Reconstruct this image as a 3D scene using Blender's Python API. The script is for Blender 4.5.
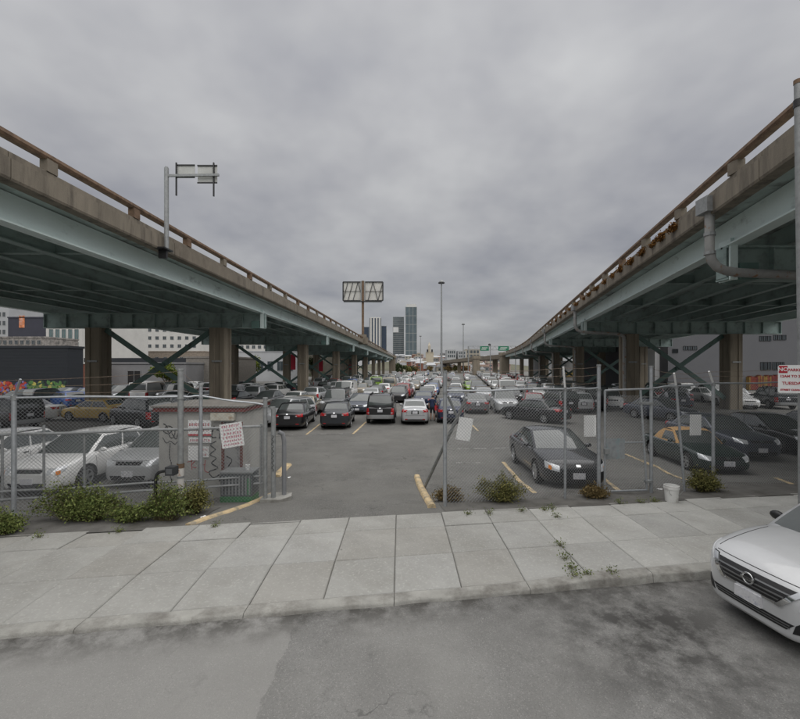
import bpy, bmesh, math, random
from mathutils import Vector, Matrix
from mathutils.bvhtree import BVHTree
random.seed(11)
R = math.radians
S = bpy.context.scene
COL = S.collection
for o in list(bpy.data.objects): bpy.data.objects.remove(o)

# ------------------------------------------------------------------ camera
CAMZ, FPX, HOR, CX = 3.2, 400.0, 367.0, 400.0
cam_d = bpy.data.cameras.new('camera'); cam = bpy.data.objects.new('camera', cam_d); COL.objects.link(cam)
cam_d.sensor_fit = 'HORIZONTAL'; cam_d.sensor_width = 36; cam_d.lens = 36 * FPX / 800
cam_d.shift_y = (HOR - 359.5) / 800
cam_d.clip_start = 0.05; cam_d.clip_end = 6000
cam.location = (0, 0, CAMZ); cam.rotation_euler = (R(90), 0, 0)
S.camera = cam
S.render.resolution_x, S.render.resolution_y = 1024, 920
# ------------------------------------------------------------------ world: overcast sky
SUN_EL, SUN_AZ = 70, 150
W = bpy.data.worlds.new('World'); S.world = W; W.use_nodes = True
nt = W.node_tree; nt.nodes.clear()
def N(t, **k):
    n = nt.nodes.new(t)
    for a, b in k.items(): setattr(n, a, b)
    return n
def Lk(a, b): nt.links.new(a, b)
out = N('ShaderNodeOutputWorld'); bg = N('ShaderNodeBackground'); bg.inputs[1].default_value = 1.0
sky = N('ShaderNodeTexSky', sky_type='NISHITA', sun_disc=False)
sky.sun_elevation = R(SUN_EL); sky.sun_rotation = R(SUN_AZ)
skb = N('ShaderNodeMix', data_type='RGBA', blend_type='MULTIPLY'); skb.inputs[0].default_value = 1
skb.inputs[7].default_value = (.06, .06, .06, 1); Lk(sky.outputs[0], skb.inputs[6])
tc = N('ShaderNodeTexCoord'); sep = N('ShaderNodeSeparateXYZ'); Lk(tc.outputs['Generated'], sep.inputs[0])
def mth(op, a, b=None, clamp=False):
    n = N('ShaderNodeMath', operation=op, use_clamp=clamp)
    for i, v in enumerate((a, b)):
        if v is None: continue
        if isinstance(v, (int, float)): n.inputs[i].default_value = v
        else: Lk(v, n.inputs[i])
    return n.outputs[0]
zz = mth('ADD', mth('MAXIMUM', sep.outputs[2], 0.0), 0.30)
comb = N('ShaderNodeCombineXYZ')
Lk(mth('DIVIDE', sep.outputs[0], zz), comb.inputs[0]); Lk(mth('DIVIDE', sep.outputs[1], zz), comb.inputs[1])
n1 = N('ShaderNodeTexNoise'); n1.inputs['Scale'].default_value = 1.15; n1.inputs['Detail'].default_value = 6; n1.inputs['Roughness'].default_value = .5
n1.inputs['Distortion'].default_value = .15
Lk(comb.outputs[0], n1.inputs['Vector'])
n2 = N('ShaderNodeTexNoise'); n2.inputs['Scale'].default_value = 3.6; n2.inputs['Detail'].default_value = 3; n2.inputs['Roughness'].default_value = .55
Lk(comb.outputs[0], n2.inputs['Vector'])
cl = mth('ADD', mth('MULTIPLY', n1.outputs[0], .72), mth('MULTIPLY', n2.outputs[0], .28))
ramp = N('ShaderNodeValToRGB'); e = ramp.color_ramp.elements
e[0].position = .34; e[0].color = (.31, .315, .345, 1)
e[1].position = .66; e[1].color = (.60, .60, .60, 1)
m_ = ramp.color_ramp.elements.new(.50); m_.color = (.455, .455, .468, 1)
Lk(cl, ramp.inputs[0])
elev = N('ShaderNodeMapRange'); elev.inputs[1].default_value = 0.0; elev.inputs[2].default_value = .6
elev.inputs[3].default_value = .375; elev.inputs[4].default_value = .60; Lk(sep.outputs[2], elev.inputs[0])
cm = N('ShaderNodeVectorMath', operation='SCALE'); Lk(ramp.outputs[0], cm.inputs[0]); Lk(elev.outputs[0], cm.inputs[3])
mix = N('ShaderNodeMix', data_type='RGBA'); mix.inputs[0].default_value = .93
Lk(skb.outputs[2], mix.inputs[6]); Lk(cm.outputs[0], mix.inputs[7])
Lk(mix.outputs[2], bg.inputs[0]); Lk(bg.outputs[0], out.inputs[0])
# ------------------------------------------------------------------ sun (overcast, soft)
sd = bpy.data.lights.new('sun', 'SUN'); sd.energy = 1.5; sd.angle = R(110); sd.color = (1, .975, .94)
sun = bpy.data.objects.new('sun', sd); COL.objects.link(sun)
el, az = R(SUN_EL), R(SUN_AZ)
sv = Vector((math.sin(az) * math.cos(el), math.cos(az) * math.cos(el), math.sin(el)))
sun.rotation_euler = (-sv).to_track_quat('-Z', 'Y').to_euler(); sun.location = (0, -10, 60)
# ------------------------------------------------------------------ exposure
S.view_settings.view_transform = 'Standard'; S.view_settings.look = 'None'
S.view_settings.exposure = 0.9; S.view_settings.gamma = 1
S.render.engine = 'CYCLES'

# ================================================================== helpers
def new_mat(name): 
    m = bpy.data.materials.new(name); m.use_nodes = True
    return m
def mat(name, col, rough=.6, var=.15, scale=3.0, metal=0.0, bump=0.0, bscale=40.0, spec=.5, coat=0, stretch=(1,1,1), dirt=None, dscale=.7, dlo=.5, dhi=.7, damt=1.0, ior=1.5):
    """procedural material: base colour broken up by two noises, optional dirt colour in patches, optional fine relief"""
    m = new_mat(name); t = m.node_tree; b = t.nodes['Principled BSDF']
    b.inputs['Roughness'].default_value = rough; b.inputs['Metallic'].default_value = metal
    b.inputs['IOR'].default_value = ior; b.inputs['Specular IOR Level'].default_value = spec
    if coat: b.inputs['Coat Weight'].default_value = coat; b.inputs['Coat Roughness'].default_value = .04
    tcn = t.nodes.new('ShaderNodeTexCoord'); mp = t.nodes.new('ShaderNodeMapping'); mp.inputs['Scale'].default_value = stretch
    t.links.new(tcn.outputs['Object'], mp.inputs[0])
    no = t.nodes.new('ShaderNodeTexNoise'); no.inputs['Scale'].default_value = scale; no.inputs['Detail'].default_value = 7; no.inputs['Roughness'].default_value = .62
    t.links.new(mp.outputs[0], no.inputs['Vector'])
    rp = t.nodes.new('ShaderNodeValToRGB'); el_ = rp.color_ramp.elements
    el_[0].position, el_[1].position = .3, .7
    el_[0].color = tuple(max(0, c * (1 - var)) for c in col) + (1,); el_[1].color = tuple(min(1, c * (1 + var)) for c in col) + (1,)
    t.links.new(no.outputs[0], rp.inputs[0]); last = rp.outputs[0]
    if dirt:
        n_ = t.nodes.new('ShaderNodeTexNoise'); n_.inputs['Scale'].default_value = dscale; n_.inputs['Detail'].default_value = 8; n_.inputs['Roughness'].default_value = .65
        t.links.new(mp.outputs[0], n_.inputs['Vector'])
        mr = t.nodes.new('ShaderNodeMapRange'); mr.inputs[1].default_value = dlo; mr.inputs[2].default_value = dhi; mr.inputs[4].default_value = damt
        t.links.new(n_.outputs[0], mr.inputs[0])
        mx = t.nodes.new('ShaderNodeMix'); mx.data_type = 'RGBA'; mx.inputs[7].default_value = tuple(dirt) + (1,)
        t.links.new(mr.outputs[0], mx.inputs[0]); t.links.new(last, mx.inputs[6]); last = mx.outputs[2]
    t.links.new(last, b.inputs['Base Color'])
    if bump:
        n_ = t.nodes.new('ShaderNodeTexNoise'); n_.inputs['Scale'].default_value = bscale; n_.inputs['Detail'].default_value = 4
        t.links.new(tcn.outputs['Object'], n_.inputs['Vector'])
        bp = t.nodes.new('ShaderNodeBump'); bp.inputs['Strength'].default_value = bump; bp.inputs['Distance'].default_value = .02
        t.links.new(n_.outputs[0], bp.inputs['Height']); t.links.new(bp.outputs[0], b.inputs['Normal'])
    return m
def emit(name, col, s):
    m = new_mat(name); b = m.node_tree.nodes['Principled BSDF']
    b.inputs['Base Color'].default_value = tuple(col) + (1,); b.inputs['Emission Color'].default_value = tuple(col) + (1,); b.inputs['Emission Strength'].default_value = s
    return m

class MB:
    """collects shapes; build() links them as one mesh object"""
    def __init__(s): s.v, s.f, s.m = [], [], []
    def add(s, vs, fs, mi=0):
        o = len(s.v); s.v += [tuple(p) for p in vs]
        for f in fs: s.f.append(tuple(i + o for i in f)); s.m.append(mi)
        return s
    def box(s, x0, x1, y0, y1, z0, z1, mi=0):
        v = [(x0,y0,z0),(x1,y0,z0),(x1,y1,z0),(x0,y1,z0),(x0,y0,z1),(x1,y0,z1),(x1,y1,z1),(x0,y1,z1)]
        return s.add(v, [(0,3,2,1),(4,5,6,7),(0,1,5,4),(1,2,6,5),(2,3,7,6),(3,0,4,7)], mi)
    def bar(s, a, b, w, h, up=(0,0,1), mi=0):
        """rectangular bar from a to b, w across, h along up"""
        a, b = Vector(a), Vector(b); d = (b - a).normalized(); u = Vector(up)
        sx = d.cross(u)
        if sx.length < 1e-4: sx = d.cross(Vector((1, 0, 0)))
        sx.normalize(); u = sx.cross(d).normalized()
        v = []
        for p in (a, b):
            for i, j in ((-1,-1),(1,-1),(1,1),(-1,1)): v.append(p + sx * (w/2*i) + u * (h/2*j))
        return s.add(v, [(0,1,2,3),(7,6,5,4),(0,4,5,1),(1,5,6,2),(2,6,7,3),(3,7,4,0)], mi)
    def tube(s, pts, r, n=8, mi=0, cap=True):
        pts = [Vector(p) for p in pts]; rs = r if isinstance(r, (list, tuple)) else [r] * len(pts)
        vs = []; prev = None
        for i, p in enumerate(pts):
            d = (pts[min(i+1, len(pts)-1)] - pts[max(i-1, 0)]).normalized()
            if prev is None:
                a = d.cross(Vector((0,0,1)) if abs(d.z) < .9 else Vector((1,0,0))).normalized()
            else:
                a = (prev - d * prev.dot(d)).normalized()
            prev = a; b = d.cross(a)
            for k in range(n):
                t = 2 * math.pi * k / n; vs.append(p + (a * math.cos(t) + b * math.sin(t)) * rs[i])
        fs = []
        for i in range(len(pts) - 1):
            for k in range(n): fs.append((i*n+k, i*n+(k+1)%n, (i+1)*n+(k+1)%n, (i+1)*n+k))
        if cap: fs.append(tuple(range(n-1,-1,-1))); fs.append(tuple(range((len(pts)-1)*n, len(pts)*n)))
        return s.add(vs, fs, mi)
    def lathe(s, prof, n=24, axis='Y', mi=0):
        """prof: (radius, along) pairs"""
        vs = []
        for r, h in prof:
            for k in range(n):
                t = 2*math.pi*k/n; c, d = r*math.cos(t), r*math.sin(t)
                vs.append((c, h, d) if axis == 'Y' else (c, d, h))
        fs = []
        for i in range(len(prof)-1):
            for k in range(n):
                q = (i*n+k, i*n+(k+1)%n, (i+1)*n+(k+1)%n, (i+1)*n+k)
                fs.append(q if axis == 'Z' else q[::-1])
        return s.add(vs, fs, mi)
    def prism(s, poly, a, b, axis='Z', mi=0):
        """polygon extruded from a to b along axis"""
        n = len(poly); vs = []
        for h in (a, b):
            for p, q in poly: vs.append({'Z': (p, q, h), 'Y': (p, h, q), 'X': (h, p, q)}[axis])
        fs = [tuple(range(n-1,-1,-1)), tuple(range(n, 2*n))] + [(k, (k+1)%n, n+(k+1)%n, n+k) for k in range(n)]
        return s.add(vs, fs, mi)
    def sweep(s, sec, path, closed=True, mi=0):
        """sec: list of (lateral, z); path(y)-> function list of (x, y, z) with lateral along +X"""
        n = len(sec); vs = []
        for (px, py, pz) in path:
            for (a, b) in sec: vs.append((px + a, py, pz + b))
        fs = []
        for i in range(len(path)-1):
            for k in range(n if closed else n-1): fs.append((i*n+k, i*n+(k+1)%n, (i+1)*n+(k+1)%n, (i+1)*n+k))
        if closed: fs.append(tuple(range(n))); fs.append(tuple(range(len(path)*n-1, (len(path)-1)*n-1, -1)))
        return s.add(vs, fs, mi)
    def mesh(s, name, mats=(), smooth=None, fix=True):
        me = bpy.data.meshes.new(name); me.from_pydata(s.v, [], s.f)
        for m in mats: me.materials.append(m)
        if any(s.m): me.polygons.foreach_set('material_index', s.m)
        if fix:
            b = bmesh.new(); b.from_mesh(me); bmesh.ops.recalc_face_normals(b, faces=b.faces); b.to_mesh(me); b.free()
        if smooth is not None:
            me.polygons.foreach_set('use_smooth', [True]*len(me.polygons))
            me.set_sharp_from_angle(angle=R(smooth))
        me.update(); return me
    def build(s, name, mats, parent=None, loc=None, rotz=0, smooth=None, kind=None, fix=True):
        if not isinstance(mats, (list, tuple)): mats = [mats]
        return obj(name, s.mesh(name, mats, smooth, fix), parent, loc, rotz, kind)
def obj(name, me, parent=None, loc=None, rotz=0, kind=None):
    o = bpy.data.objects.new(name, me); COL.objects.link(o)
    if parent: o.parent = parent
    if loc is not None: o.location = loc
    if rotz: o.rotation_euler = (0, 0, rotz)
    if kind: o['kind'] = kind
    return o
def tag(o, label, cat, group=None):
    o['label'] = label; o['category'] = cat
    if group: o['group'] = group
    return o
def thing(name, label, cat, loc=(0,0,0), rotz=0, group=None):
    o = bpy.data.objects.new(name, None); COL.objects.link(o); o.location = loc; o.rotation_euler = (0,0,rotz)
    o.empty_display_size = .2
    return tag(o, label, cat, group)
def P(x, y, Y): return Vector(((x - CX) * Y / FPX, Y, CAMZ - (y - HOR) * Y / FPX))
_txt = {}
def text_mesh(s, size, mname='lettering', thick=.001, bold=0):
    c = bpy.data.curves.new('lettering', 'FONT'); c.body = s; c.size = size; c.align_x = 'CENTER'; c.align_y = 'CENTER'; c.extrude = thick; c.offset = bold
    c.resolution_u = 3
    o = bpy.data.objects.new('t', c); COL.objects.link(o)
    dg = bpy.context.evaluated_depsgraph_get(); me = bpy.data.meshes.new_from_object(o.evaluated_get(dg))
    bpy.data.objects.remove(o); return me
# ------------------------------------------------------------------ ground heights
SL = .146
def kerbY(x): return 5.38 + SL * x
def backY(x): return 8.30 + SL * x
ZP = [(-50, .10), (0, .10), (.8, .05), (3.2, -.25), (16, -.40), (1e5, -.40)]
def zl(x, y):
    d = y - backY(x)
    for (a, za), (b, zb) in zip(ZP, ZP[1:]):
        if d <= b: return za + (zb - za) * (d - a) / (b - a)
    return -.4
def lot_at(px, py):
    z = -.3
    for _ in range(12):
        Y = FPX * (CAMZ - z) / (py - HOR); X = (px - CX) * Y / FPX; z = .5*z + .5*zl(X, Y)
    return Vector((X, Y, zl(X, Y)))
# ================================================================== materials
def asphalt(name, col, seam=False):
    m = mat(name, col, .92, .16, 1.3, bump=.55, bscale=160, spec=.25)
    t = m.node_tree; b = t.nodes['Principled BSDF']
    src = b.inputs['Base Color'].links[0].from_socket
    tcn = t.nodes['Texture Coordinate']
    def nz(scale, det=5, rough=.6):
        n = t.nodes.new('ShaderNodeTexNoise'); n.inputs['Scale'].default_value = scale; n.inputs['Detail'].default_value = det; n.inputs['Roughness'].default_value = rough
        t.links.new(tcn.outputs['Object'], n.inputs['Vector']); return n.outputs[0]
    def rng(s, lo, hi, a=0, b_=1):
        r = t.nodes.new('ShaderNodeMapRange'); r.inputs[1].default_value = lo; r.inputs[2].default_value = hi; r.inputs[3].default_value = a; r.inputs[4].default_value = b_
        t.links.new(s, r.inputs[0]); return r.outputs[0]
    def mx(f, a, bcol, mode='MIX'):
        x = t.nodes.new('ShaderNodeMix'); x.data_type = 'RGBA'; x.blend_type = mode
        if isinstance(f, float): x.inputs[0].default_value = f
        else: t.links.new(f, x.inputs[0])
        t.links.new(a, x.inputs[6])
        if isinstance(bcol, tuple): x.inputs[7].default_value = bcol
        else: t.links.new(bcol, x.inputs[7])
        return x.outputs[2]
    # aggregate specks
    vo = t.nodes.new('ShaderNodeTexVoronoi'); vo.inputs['Scale'].default_value = 105; t.links.new(tcn.outputs['Object'], vo.inputs['Vector'])
    gr = t.nodes.new('ShaderNodeSeparateColor'); t.links.new(vo.outputs['Color'], gr.inputs[0])
    src = mx(rng(gr.outputs[0], .84, .95, 0, .6), src, (.40, .39, .37, 1))
    src = mx(rng(gr.outputs[1], .70, .95, 0, .45), src, (col[0]*.5, col[1]*.5, col[2]*.5, 1))
    src = mx(rng(nz(.9, 8, .75), .40, .62, 0, .30), src, (col[0]*.72, col[1]*.71, col[2]*.69, 1))
    # broad traffic wear and small dark patches
    src = mx(rng(nz(.35, 3), .42, .62, 0, .42), src, (col[0]*1.4, col[1]*1.39, col[2]*1.36, 1))
    src = mx(rng(nz(2.1, 6, .7), .60, .70, 0, .5), src, (col[0]*.45, col[1]*.45, col[2]*.45, 1))
    # cracks
    vc = t.nodes.new('ShaderNodeTexVoronoi'); vc.feature = 'DISTANCE_TO_EDGE'; vc.inputs['Scale'].default_value = .42
    wv = t.nodes.new('ShaderNodeVectorMath'); wv.operation = 'ADD'
    wn = t.nodes.new('ShaderNodeTexNoise'); wn.inputs['Scale'].default_value = 2.2; wn.inputs['Detail'].default_value = 6
    t.links.new(tcn.outputs['Object'], wn.inputs['Vector']); t.links.new(tcn.outputs['Object'], wv.inputs[0]); t.links.new(wn.outputs['Color'], wv.inputs[1])
    t.links.new(wv.outputs[0], vc.inputs['Vector'])
    cr = t.nodes.new('ShaderNodeMath'); cr.operation = 'MULTIPLY'
    t.links.new(rng(vc.outputs['Distance'], .0, .006, .6, 0), cr.inputs[0]); t.links.new(rng(nz(.5, 2), .5, .6), cr.inputs[1])
    src = mx(cr.outputs[0], src, (.02, .02, .02, 1))
    if seam:
        sp = t.nodes.new('ShaderNodeSeparateXYZ'); t.links.new(tcn.outputs['Object'], sp.inputs[0])
        w1 = t.nodes.new('ShaderNodeTexNoise'); w1.inputs['Scale'].default_value = 4; w1.inputs['Detail'].default_value = 5; t.links.new(tcn.outputs['Object'], w1.inputs['Vector'])
        ad = t.nodes.new('ShaderNodeMath'); ad.operation = 'MULTIPLY_ADD'; t.links.new(w1.outputs[0], ad.inputs[0]); ad.inputs[1].default_value = .16; t.links.new(sp.outputs[0], ad.inputs[2])
        ax = t.nodes.new('ShaderNodeMath'); ax.operation = 'MULTIPLY_ADD'; t.links.new(sp.outputs[1], ax.inputs[0]); ax.inputs[1].default_value = .0; t.links.new(ad.outputs[0], ax.inputs[2])
        left = rng(ax.outputs[0], -1.235, -1.22, 1, 0)
        src = mx(left, src, mx(.5, src, (col[0]*1.45, col[1]*1.44, col[2]*1.42, 1)))
        # oil stains where cars stand by the kerb
        vm = t.nodes.new('ShaderNodeVectorMath'); vm.operation = 'DISTANCE'; t.links.new(tcn.outputs['Object'], vm.inputs[0]); vm.inputs[1].default_value = (3.1, 4.9, 0)
        st = t.nodes.new('ShaderNodeMath'); st.operation = 'MULTIPLY'
        # gutter dirt that also paints the kerb's shadow line into the road colour
        kd = t.nodes.new('ShaderNodeMath'); kd.operation = 'MULTIPLY_ADD'; t.links.new(sp.outputs[0], kd.inputs[0]); kd.inputs[1].default_value = -SL; t.links.new(sp.outputs[1], kd.inputs[2])
        gutter_dirt_shade = t.nodes.new('ShaderNodeMath'); gutter_dirt_shade.operation = 'MULTIPLY'; t.links.new(rng(kd.outputs[0], 4.75, 5.36, 0, .85), gutter_dirt_shade.inputs[0]); t.links.new(rng(nz(2.6, 6, .7), .38, .6), gutter_dirt_shade.inputs[1])
        src = mx(gutter_dirt_shade.outputs[0], src, (.05,.047,.042, 1))
        t.links.new(rng(vm.outputs['Value'], .3, 1.9, 1, 0), st.inputs[0]); t.links.new(rng(nz(1.9, 6, .7), .42, .58), st.inputs[1])
        src = mx(st.outputs[0], src, (.07, .068, .065, 1))
    t.links.new(src, b.inputs['Base Color'])
    return m
M = {}
def concrete(name, col):
    """pavement concrete: blotches, darker grime, speckle of old chewing gum"""
    m = mat(name, col, .92, .10, 1.6, bump=.3, bscale=110, dirt=tuple(c*.66 for c in col), dscale=.75, dlo=.44, dhi=.72, damt=.8)
    t = m.node_tree; b = t.nodes['Principled BSDF']; src = b.inputs['Base Color'].links[0].from_socket
    g_ = t.nodes.new('ShaderNodeNewGeometry')
    def mixin(fac, colr, amt):
        x = t.nodes.new('ShaderNodeMix'); x.data_type = 'RGBA'; mu_ = t.nodes.new('ShaderNodeMath'); mu_.operation = 'MULTIPLY'; mu_.inputs[1].default_value = amt
        t.links.new(fac, mu_.inputs[0]); t.links.new(mu_.outputs[0], x.inputs[0]); t.links.new(src, x.inputs[6]); x.inputs[7].default_value = colr; return x.outputs[2]
    n_ = t.nodes.new('ShaderNodeTexNoise'); n_.inputs['Scale'].default_value = .8; n_.inputs['Detail'].default_value = 9; n_.inputs['Roughness'].default_value = .7; t.links.new(g_.outputs['Position'], n_.inputs['Vector'])
    r_ = t.nodes.new('ShaderNodeMapRange'); r_.inputs[1].default_value = .46; r_.inputs[2].default_value = .68; t.links.new(n_.outputs[0], r_.inputs[0]); src = mixin(r_.outputs[0], (col[0]*.66, col[1]*.645, col[2]*.61, 1), .55)
    n_ = t.nodes.new('ShaderNodeTexNoise'); n_.inputs['Scale'].default_value = 28; n_.inputs['Detail'].default_value = 3; t.links.new(g_.outputs['Position'], n_.inputs['Vector'])
    r_ = t.nodes.new('ShaderNodeMapRange'); r_.inputs[1].default_value = .55; r_.inputs[2].default_value = .75; t.links.new(n_.outputs[0], r_.inputs[0]); src = mixin(r_.outputs[0], (col[0]*1.35, col[1]*1.35, col[2]*1.33, 1), .6)
    vo = t.nodes.new('ShaderNodeTexVoronoi'); vo.inputs['Scale'].default_value = 3.2; vo.inputs['Randomness'].default_value = 1; t.links.new(g_.outputs['Position'], vo.inputs['Vector'])
    sc = t.nodes.new('ShaderNodeSeparateColor'); t.links.new(vo.outputs['Color'], sc.inputs[0])
    a_ = t.nodes.new('ShaderNodeMapRange'); a_.inputs[1].default_value = .075; a_.inputs[2].default_value = .06; t.links.new(vo.outputs['Distance'], a_.inputs[0])
    b_ = t.nodes.new('ShaderNodeMath'); b_.operation = 'GREATER_THAN'; b_.inputs[1].default_value = .80; t.links.new(sc.outputs[0], b_.inputs[0])
    c_ = t.nodes.new('ShaderNodeMath'); c_.operation = 'MULTIPLY'; t.links.new(a_.outputs[0], c_.inputs[0]); t.links.new(b_.outputs[0], c_.inputs[1]); src = mixin(c_.outputs[0], (.09,.088,.085,1), .6)
    t.links.new(src, b.inputs['Base Color']); return m
M['road'] = asphalt('road_asphalt', (.235, .233, .225), True)
M['lot'] = asphalt('lot_asphalt', (.155, .153, .144))
M['verge'] = mat('verge_asphalt', (.13, .125, .115), .95, .25, 3, bump=.5, bscale=90, dirt=(.07,.065,.055), dscale=1.2)
M['slab'] = concrete('pavement_concrete', (.335, .332, .312))
M['slab3'] = concrete('pavement_concrete_brownish', (.325, .318, .295))
M['slab4'] = concrete('pavement_concrete_light', (.36, .358, .34))
M['slab2'] = concrete('pavement_concrete_pale', (.41, .407, .385))
M['joint'] = mat('joint_dirt', (.15, .145, .13), .95, .2, 6)
M['kerb'] = mat('kerb_concrete', (.33, .325, .30), .9, .2, 3, bump=.4, bscale=60, dirt=(.14,.13,.115), dscale=2.2, dlo=.46, dhi=.7)
M['yellow'] = mat('worn_yellow_paint', (.56, .43, .25), .8, .15, 6, dirt=(.24,.215,.17), dscale=3.5, dlo=.47, dhi=.62, damt=.85)
M['whiteline'] = mat('worn_white_paint', (.42, .41, .39), .8, .15, 6, dirt=(.13,.125,.12), dscale=4, dlo=.44, dhi=.58)
M['conc'] = mat('weathered_concrete', (.20, .172, .135), .9, .18, 1.4, bump=.3, bscale=30, stretch=(1,1,.6), dirt=(.085,.07,.055), dscale=1.0, dlo=.5, dhi=.72, damt=.85)
M['conc_streak'] = mat('streaked_concrete', (.215, .187, .147), .9, .2, 1.2, bump=.3, bscale=30, stretch=(2.5,2.5,.35), dirt=(.07,.06,.05), dscale=1.1, dlo=.5, dhi=.7, damt=.85)
M['column'] = mat('column_concrete', (.25, .215, .165), .9, .15, 1.0, bump=.2, bscale=25, stretch=(2,2,.3), dirt=(.12,.10,.08), dscale=.8, dlo=.5, dhi=.7, damt=.7)
M['teal'] = mat('pale_sky_lit_teal_paint', (.68, .79, .77), .55, .07, 1.0, stretch=(1.5,.4,1), dirt=(.16,.20,.19), dscale=2.2, dlo=.58, dhi=.75, damt=.7)  # paler copy of the teal: sky light on the girders put into the colour
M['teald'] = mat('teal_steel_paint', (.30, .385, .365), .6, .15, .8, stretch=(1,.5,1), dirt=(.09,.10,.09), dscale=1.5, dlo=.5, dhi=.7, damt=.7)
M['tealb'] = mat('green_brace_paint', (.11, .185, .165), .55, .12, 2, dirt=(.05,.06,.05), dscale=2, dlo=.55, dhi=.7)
M['soffit'] = mat('deck_soffit', (.37, .44, .42), .9, .2, .7, dirt=(.08,.075,.065), dscale=.9)
M['rail'] = mat('rusty_rail', (.17, .11, .07), .85, .3, 5, dirt=(.07,.045,.03), dscale=3)
M['pipe'] = mat('grey_drain_pipe', (.30, .30, .29), .6, .12, 5, dirt=(.25,.13,.06), dscale=4, dlo=.56, dhi=.66)
M['galv'] = mat('galvanised_steel', (.42, .44, .46), .45, .15, 12, metal=.6)
M['galvd'] = mat('weathered_galvanised_steel', (.30, .31, .31), .6, .2, 9, metal=.4)
M['wire'] = mat('chain_link_wire', (.36, .37, .38), .5, .1, 5, metal=.5)
M['barb'] = mat('rusty_barbed_wire', (.22, .17, .13), .7, .3, 8, metal=.4)
M['white'] = mat('white_sheet', (.84, .84, .83), .6, .06, 3)
M['black'] = mat('black_plastic', (.02, .02, .021), .5, .2, 6)
M['ground'] = mat('far_ground', (.13, .12, .105), .95, .3, .03, dirt=(.08,.085,.05), dscale=.02)
# ================================================================== ground, road, pavement
g = MB(); g.add([(-3500,-200,-.55),(3500,-200,-.55),(3500,5000,-.55),(-3500,5000,-.55)], [(0,1,2,3)]); g.build('ground', M['ground'], kind='structure')
rd = MB(); xs = [-60 + 4*i for i in range(31)]
for i in range(len(xs)-1):
    a, b = xs[i], xs[i+1]; rd.add([(a,-40,0),(b,-40,0),(b,kerbY(b)+.05,0),(a,kerbY(a)+.05,0)], [(0,1,2,3)])
rd.build('road', M['road'], kind='structure')
lt = MB(); ds = [0,.4,.8,1.4,2,2.6,3.2,5,8,12,16,30,60,120,200,330]
lx = [-90 + 6*i for i in range(31)]
vs = [(x, backY(x)+d, zl(x, backY(x)+d)) for d in ds for x in lx]; n = len(lx)
lt.add(vs, [(j*n+i, j*n+i+1, (j+1)*n+i+1, (j+1)*n+i) for j in range(len(ds)-1) for i in range(n-1)])
lt.build('parking_lot', M['lot'], smooth=30, kind='structure')
# verge strip between pavement and fence (not over the driveway)
def verge(x0, x1, name='verge'):
    v = MB(); k = max(2, int((x1-x0)/.8)); pts = [x0+(x1-x0)*i/k for i in range(k+1)]; dd = [0.0,.3,.6,.8,1.1,1.5]
    vv = [(x + .05*math.sin(9*x+3*d), backY(x)+d*(1+.1*math.sin(3*x)), zl(x, backY(x)+d*(1+.1*math.sin(3*x)))+.012) for d in dd for x in pts]
    m = len(pts); v.add(vv, [(j*m+i, j*m+i+1, (j+1)*m+i+1, (j+1)*m+i) for j in range(len(dd)-1) for i in range(m-1)])
    v.build(name, M['verge'], kind='structure')
verge(-18, -4.1); verge(.95, 20)
# pavement of concrete slabs: bed + slab pieces with open joints
sw = MB()
def zk(x): # kerb lip: lowered over the driveway crossing
    return .055 if x < 1.7 else (.055 + (x-1.7)/1.1*.07 if x < 2.8 else .125)
RW = [.20, 1.17, 2.30, 3.02]; PITCH = .96; X0 = -2.0
kx = [-22 + .55*i for i in range(81)]
for a, b in zip(kx, kx[1:]):
    v = []
    for x in (a, b):
        y = kerbY(x); v += [(x, y+.15, zk(x)-.03), (x, y+1.2, .075), (x, backY(x)+.1, .07)]
    sw.add(v, [(0,3,4,1),(1,4,5,2)])
side = sw.build('pavement', M['joint'], kind='structure')
slabm = {}
def slab_mesh(x, r, key):
    """one slab: lower-left corner at origin, bevelled top"""
    g_ = .005; d0, d1 = RW[r]+g_, RW[r+1]-g_; x0, x1 = g_, PITCH-g_
    def zt(dx, d):
        zf = zk(x+dx) if r == 0 else .105
        if r == 0: return zf + (.105 - zf) * (d - RW[0]) / (RW[1]-RW[0])
        return .105
    mb = MB(); be = .012; ring = []
    for ins, dz in ((0, -.07), (0, -be), (be, 0)):
        for (dx, d) in ((x0+ins, d0+ins), (x1-ins, d0+ins), (x1-ins, d1-ins), (x0+ins, d1-ins)):
            ring.append((dx, d + SL*dx, zt(dx, d) + dz))
    mb.add(ring, [(0,1,5,4),(1,2,6,5),(2,3,7,6),(3,0,4,7),(4,5,9,8),(5,6,10,9),(6,7,11,10),(7,4,8,11),(8,9,10,11)])
    return mb.mesh('slab', [M['slab']])
for i in range(-16, 19):
    x = X0 + PITCH*i
    for r in range(3):
        key = (r, round(zk(x), 3), round(zk(x+PITCH), 3))
        if key not in slabm:
            slabm[key] = slab_mesh(x, r, key)
        o = obj('slab', slabm[key], side, (x, kerbY(x), random.uniform(-.004, .004)))
        o.rotation_euler = (random.uniform(-.003,.003), random.uniform(-.004,.004), 0)
        o.material_slots[0].link = 'OBJECT'; o.material_slots[0].material = (random.choice([M['slab2'], M['slab2'], M['slab4']]) if x > 2.7 else random.choice([M['slab'], M['slab'], M['slab3'], M['slab4']]))
kb = None
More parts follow.
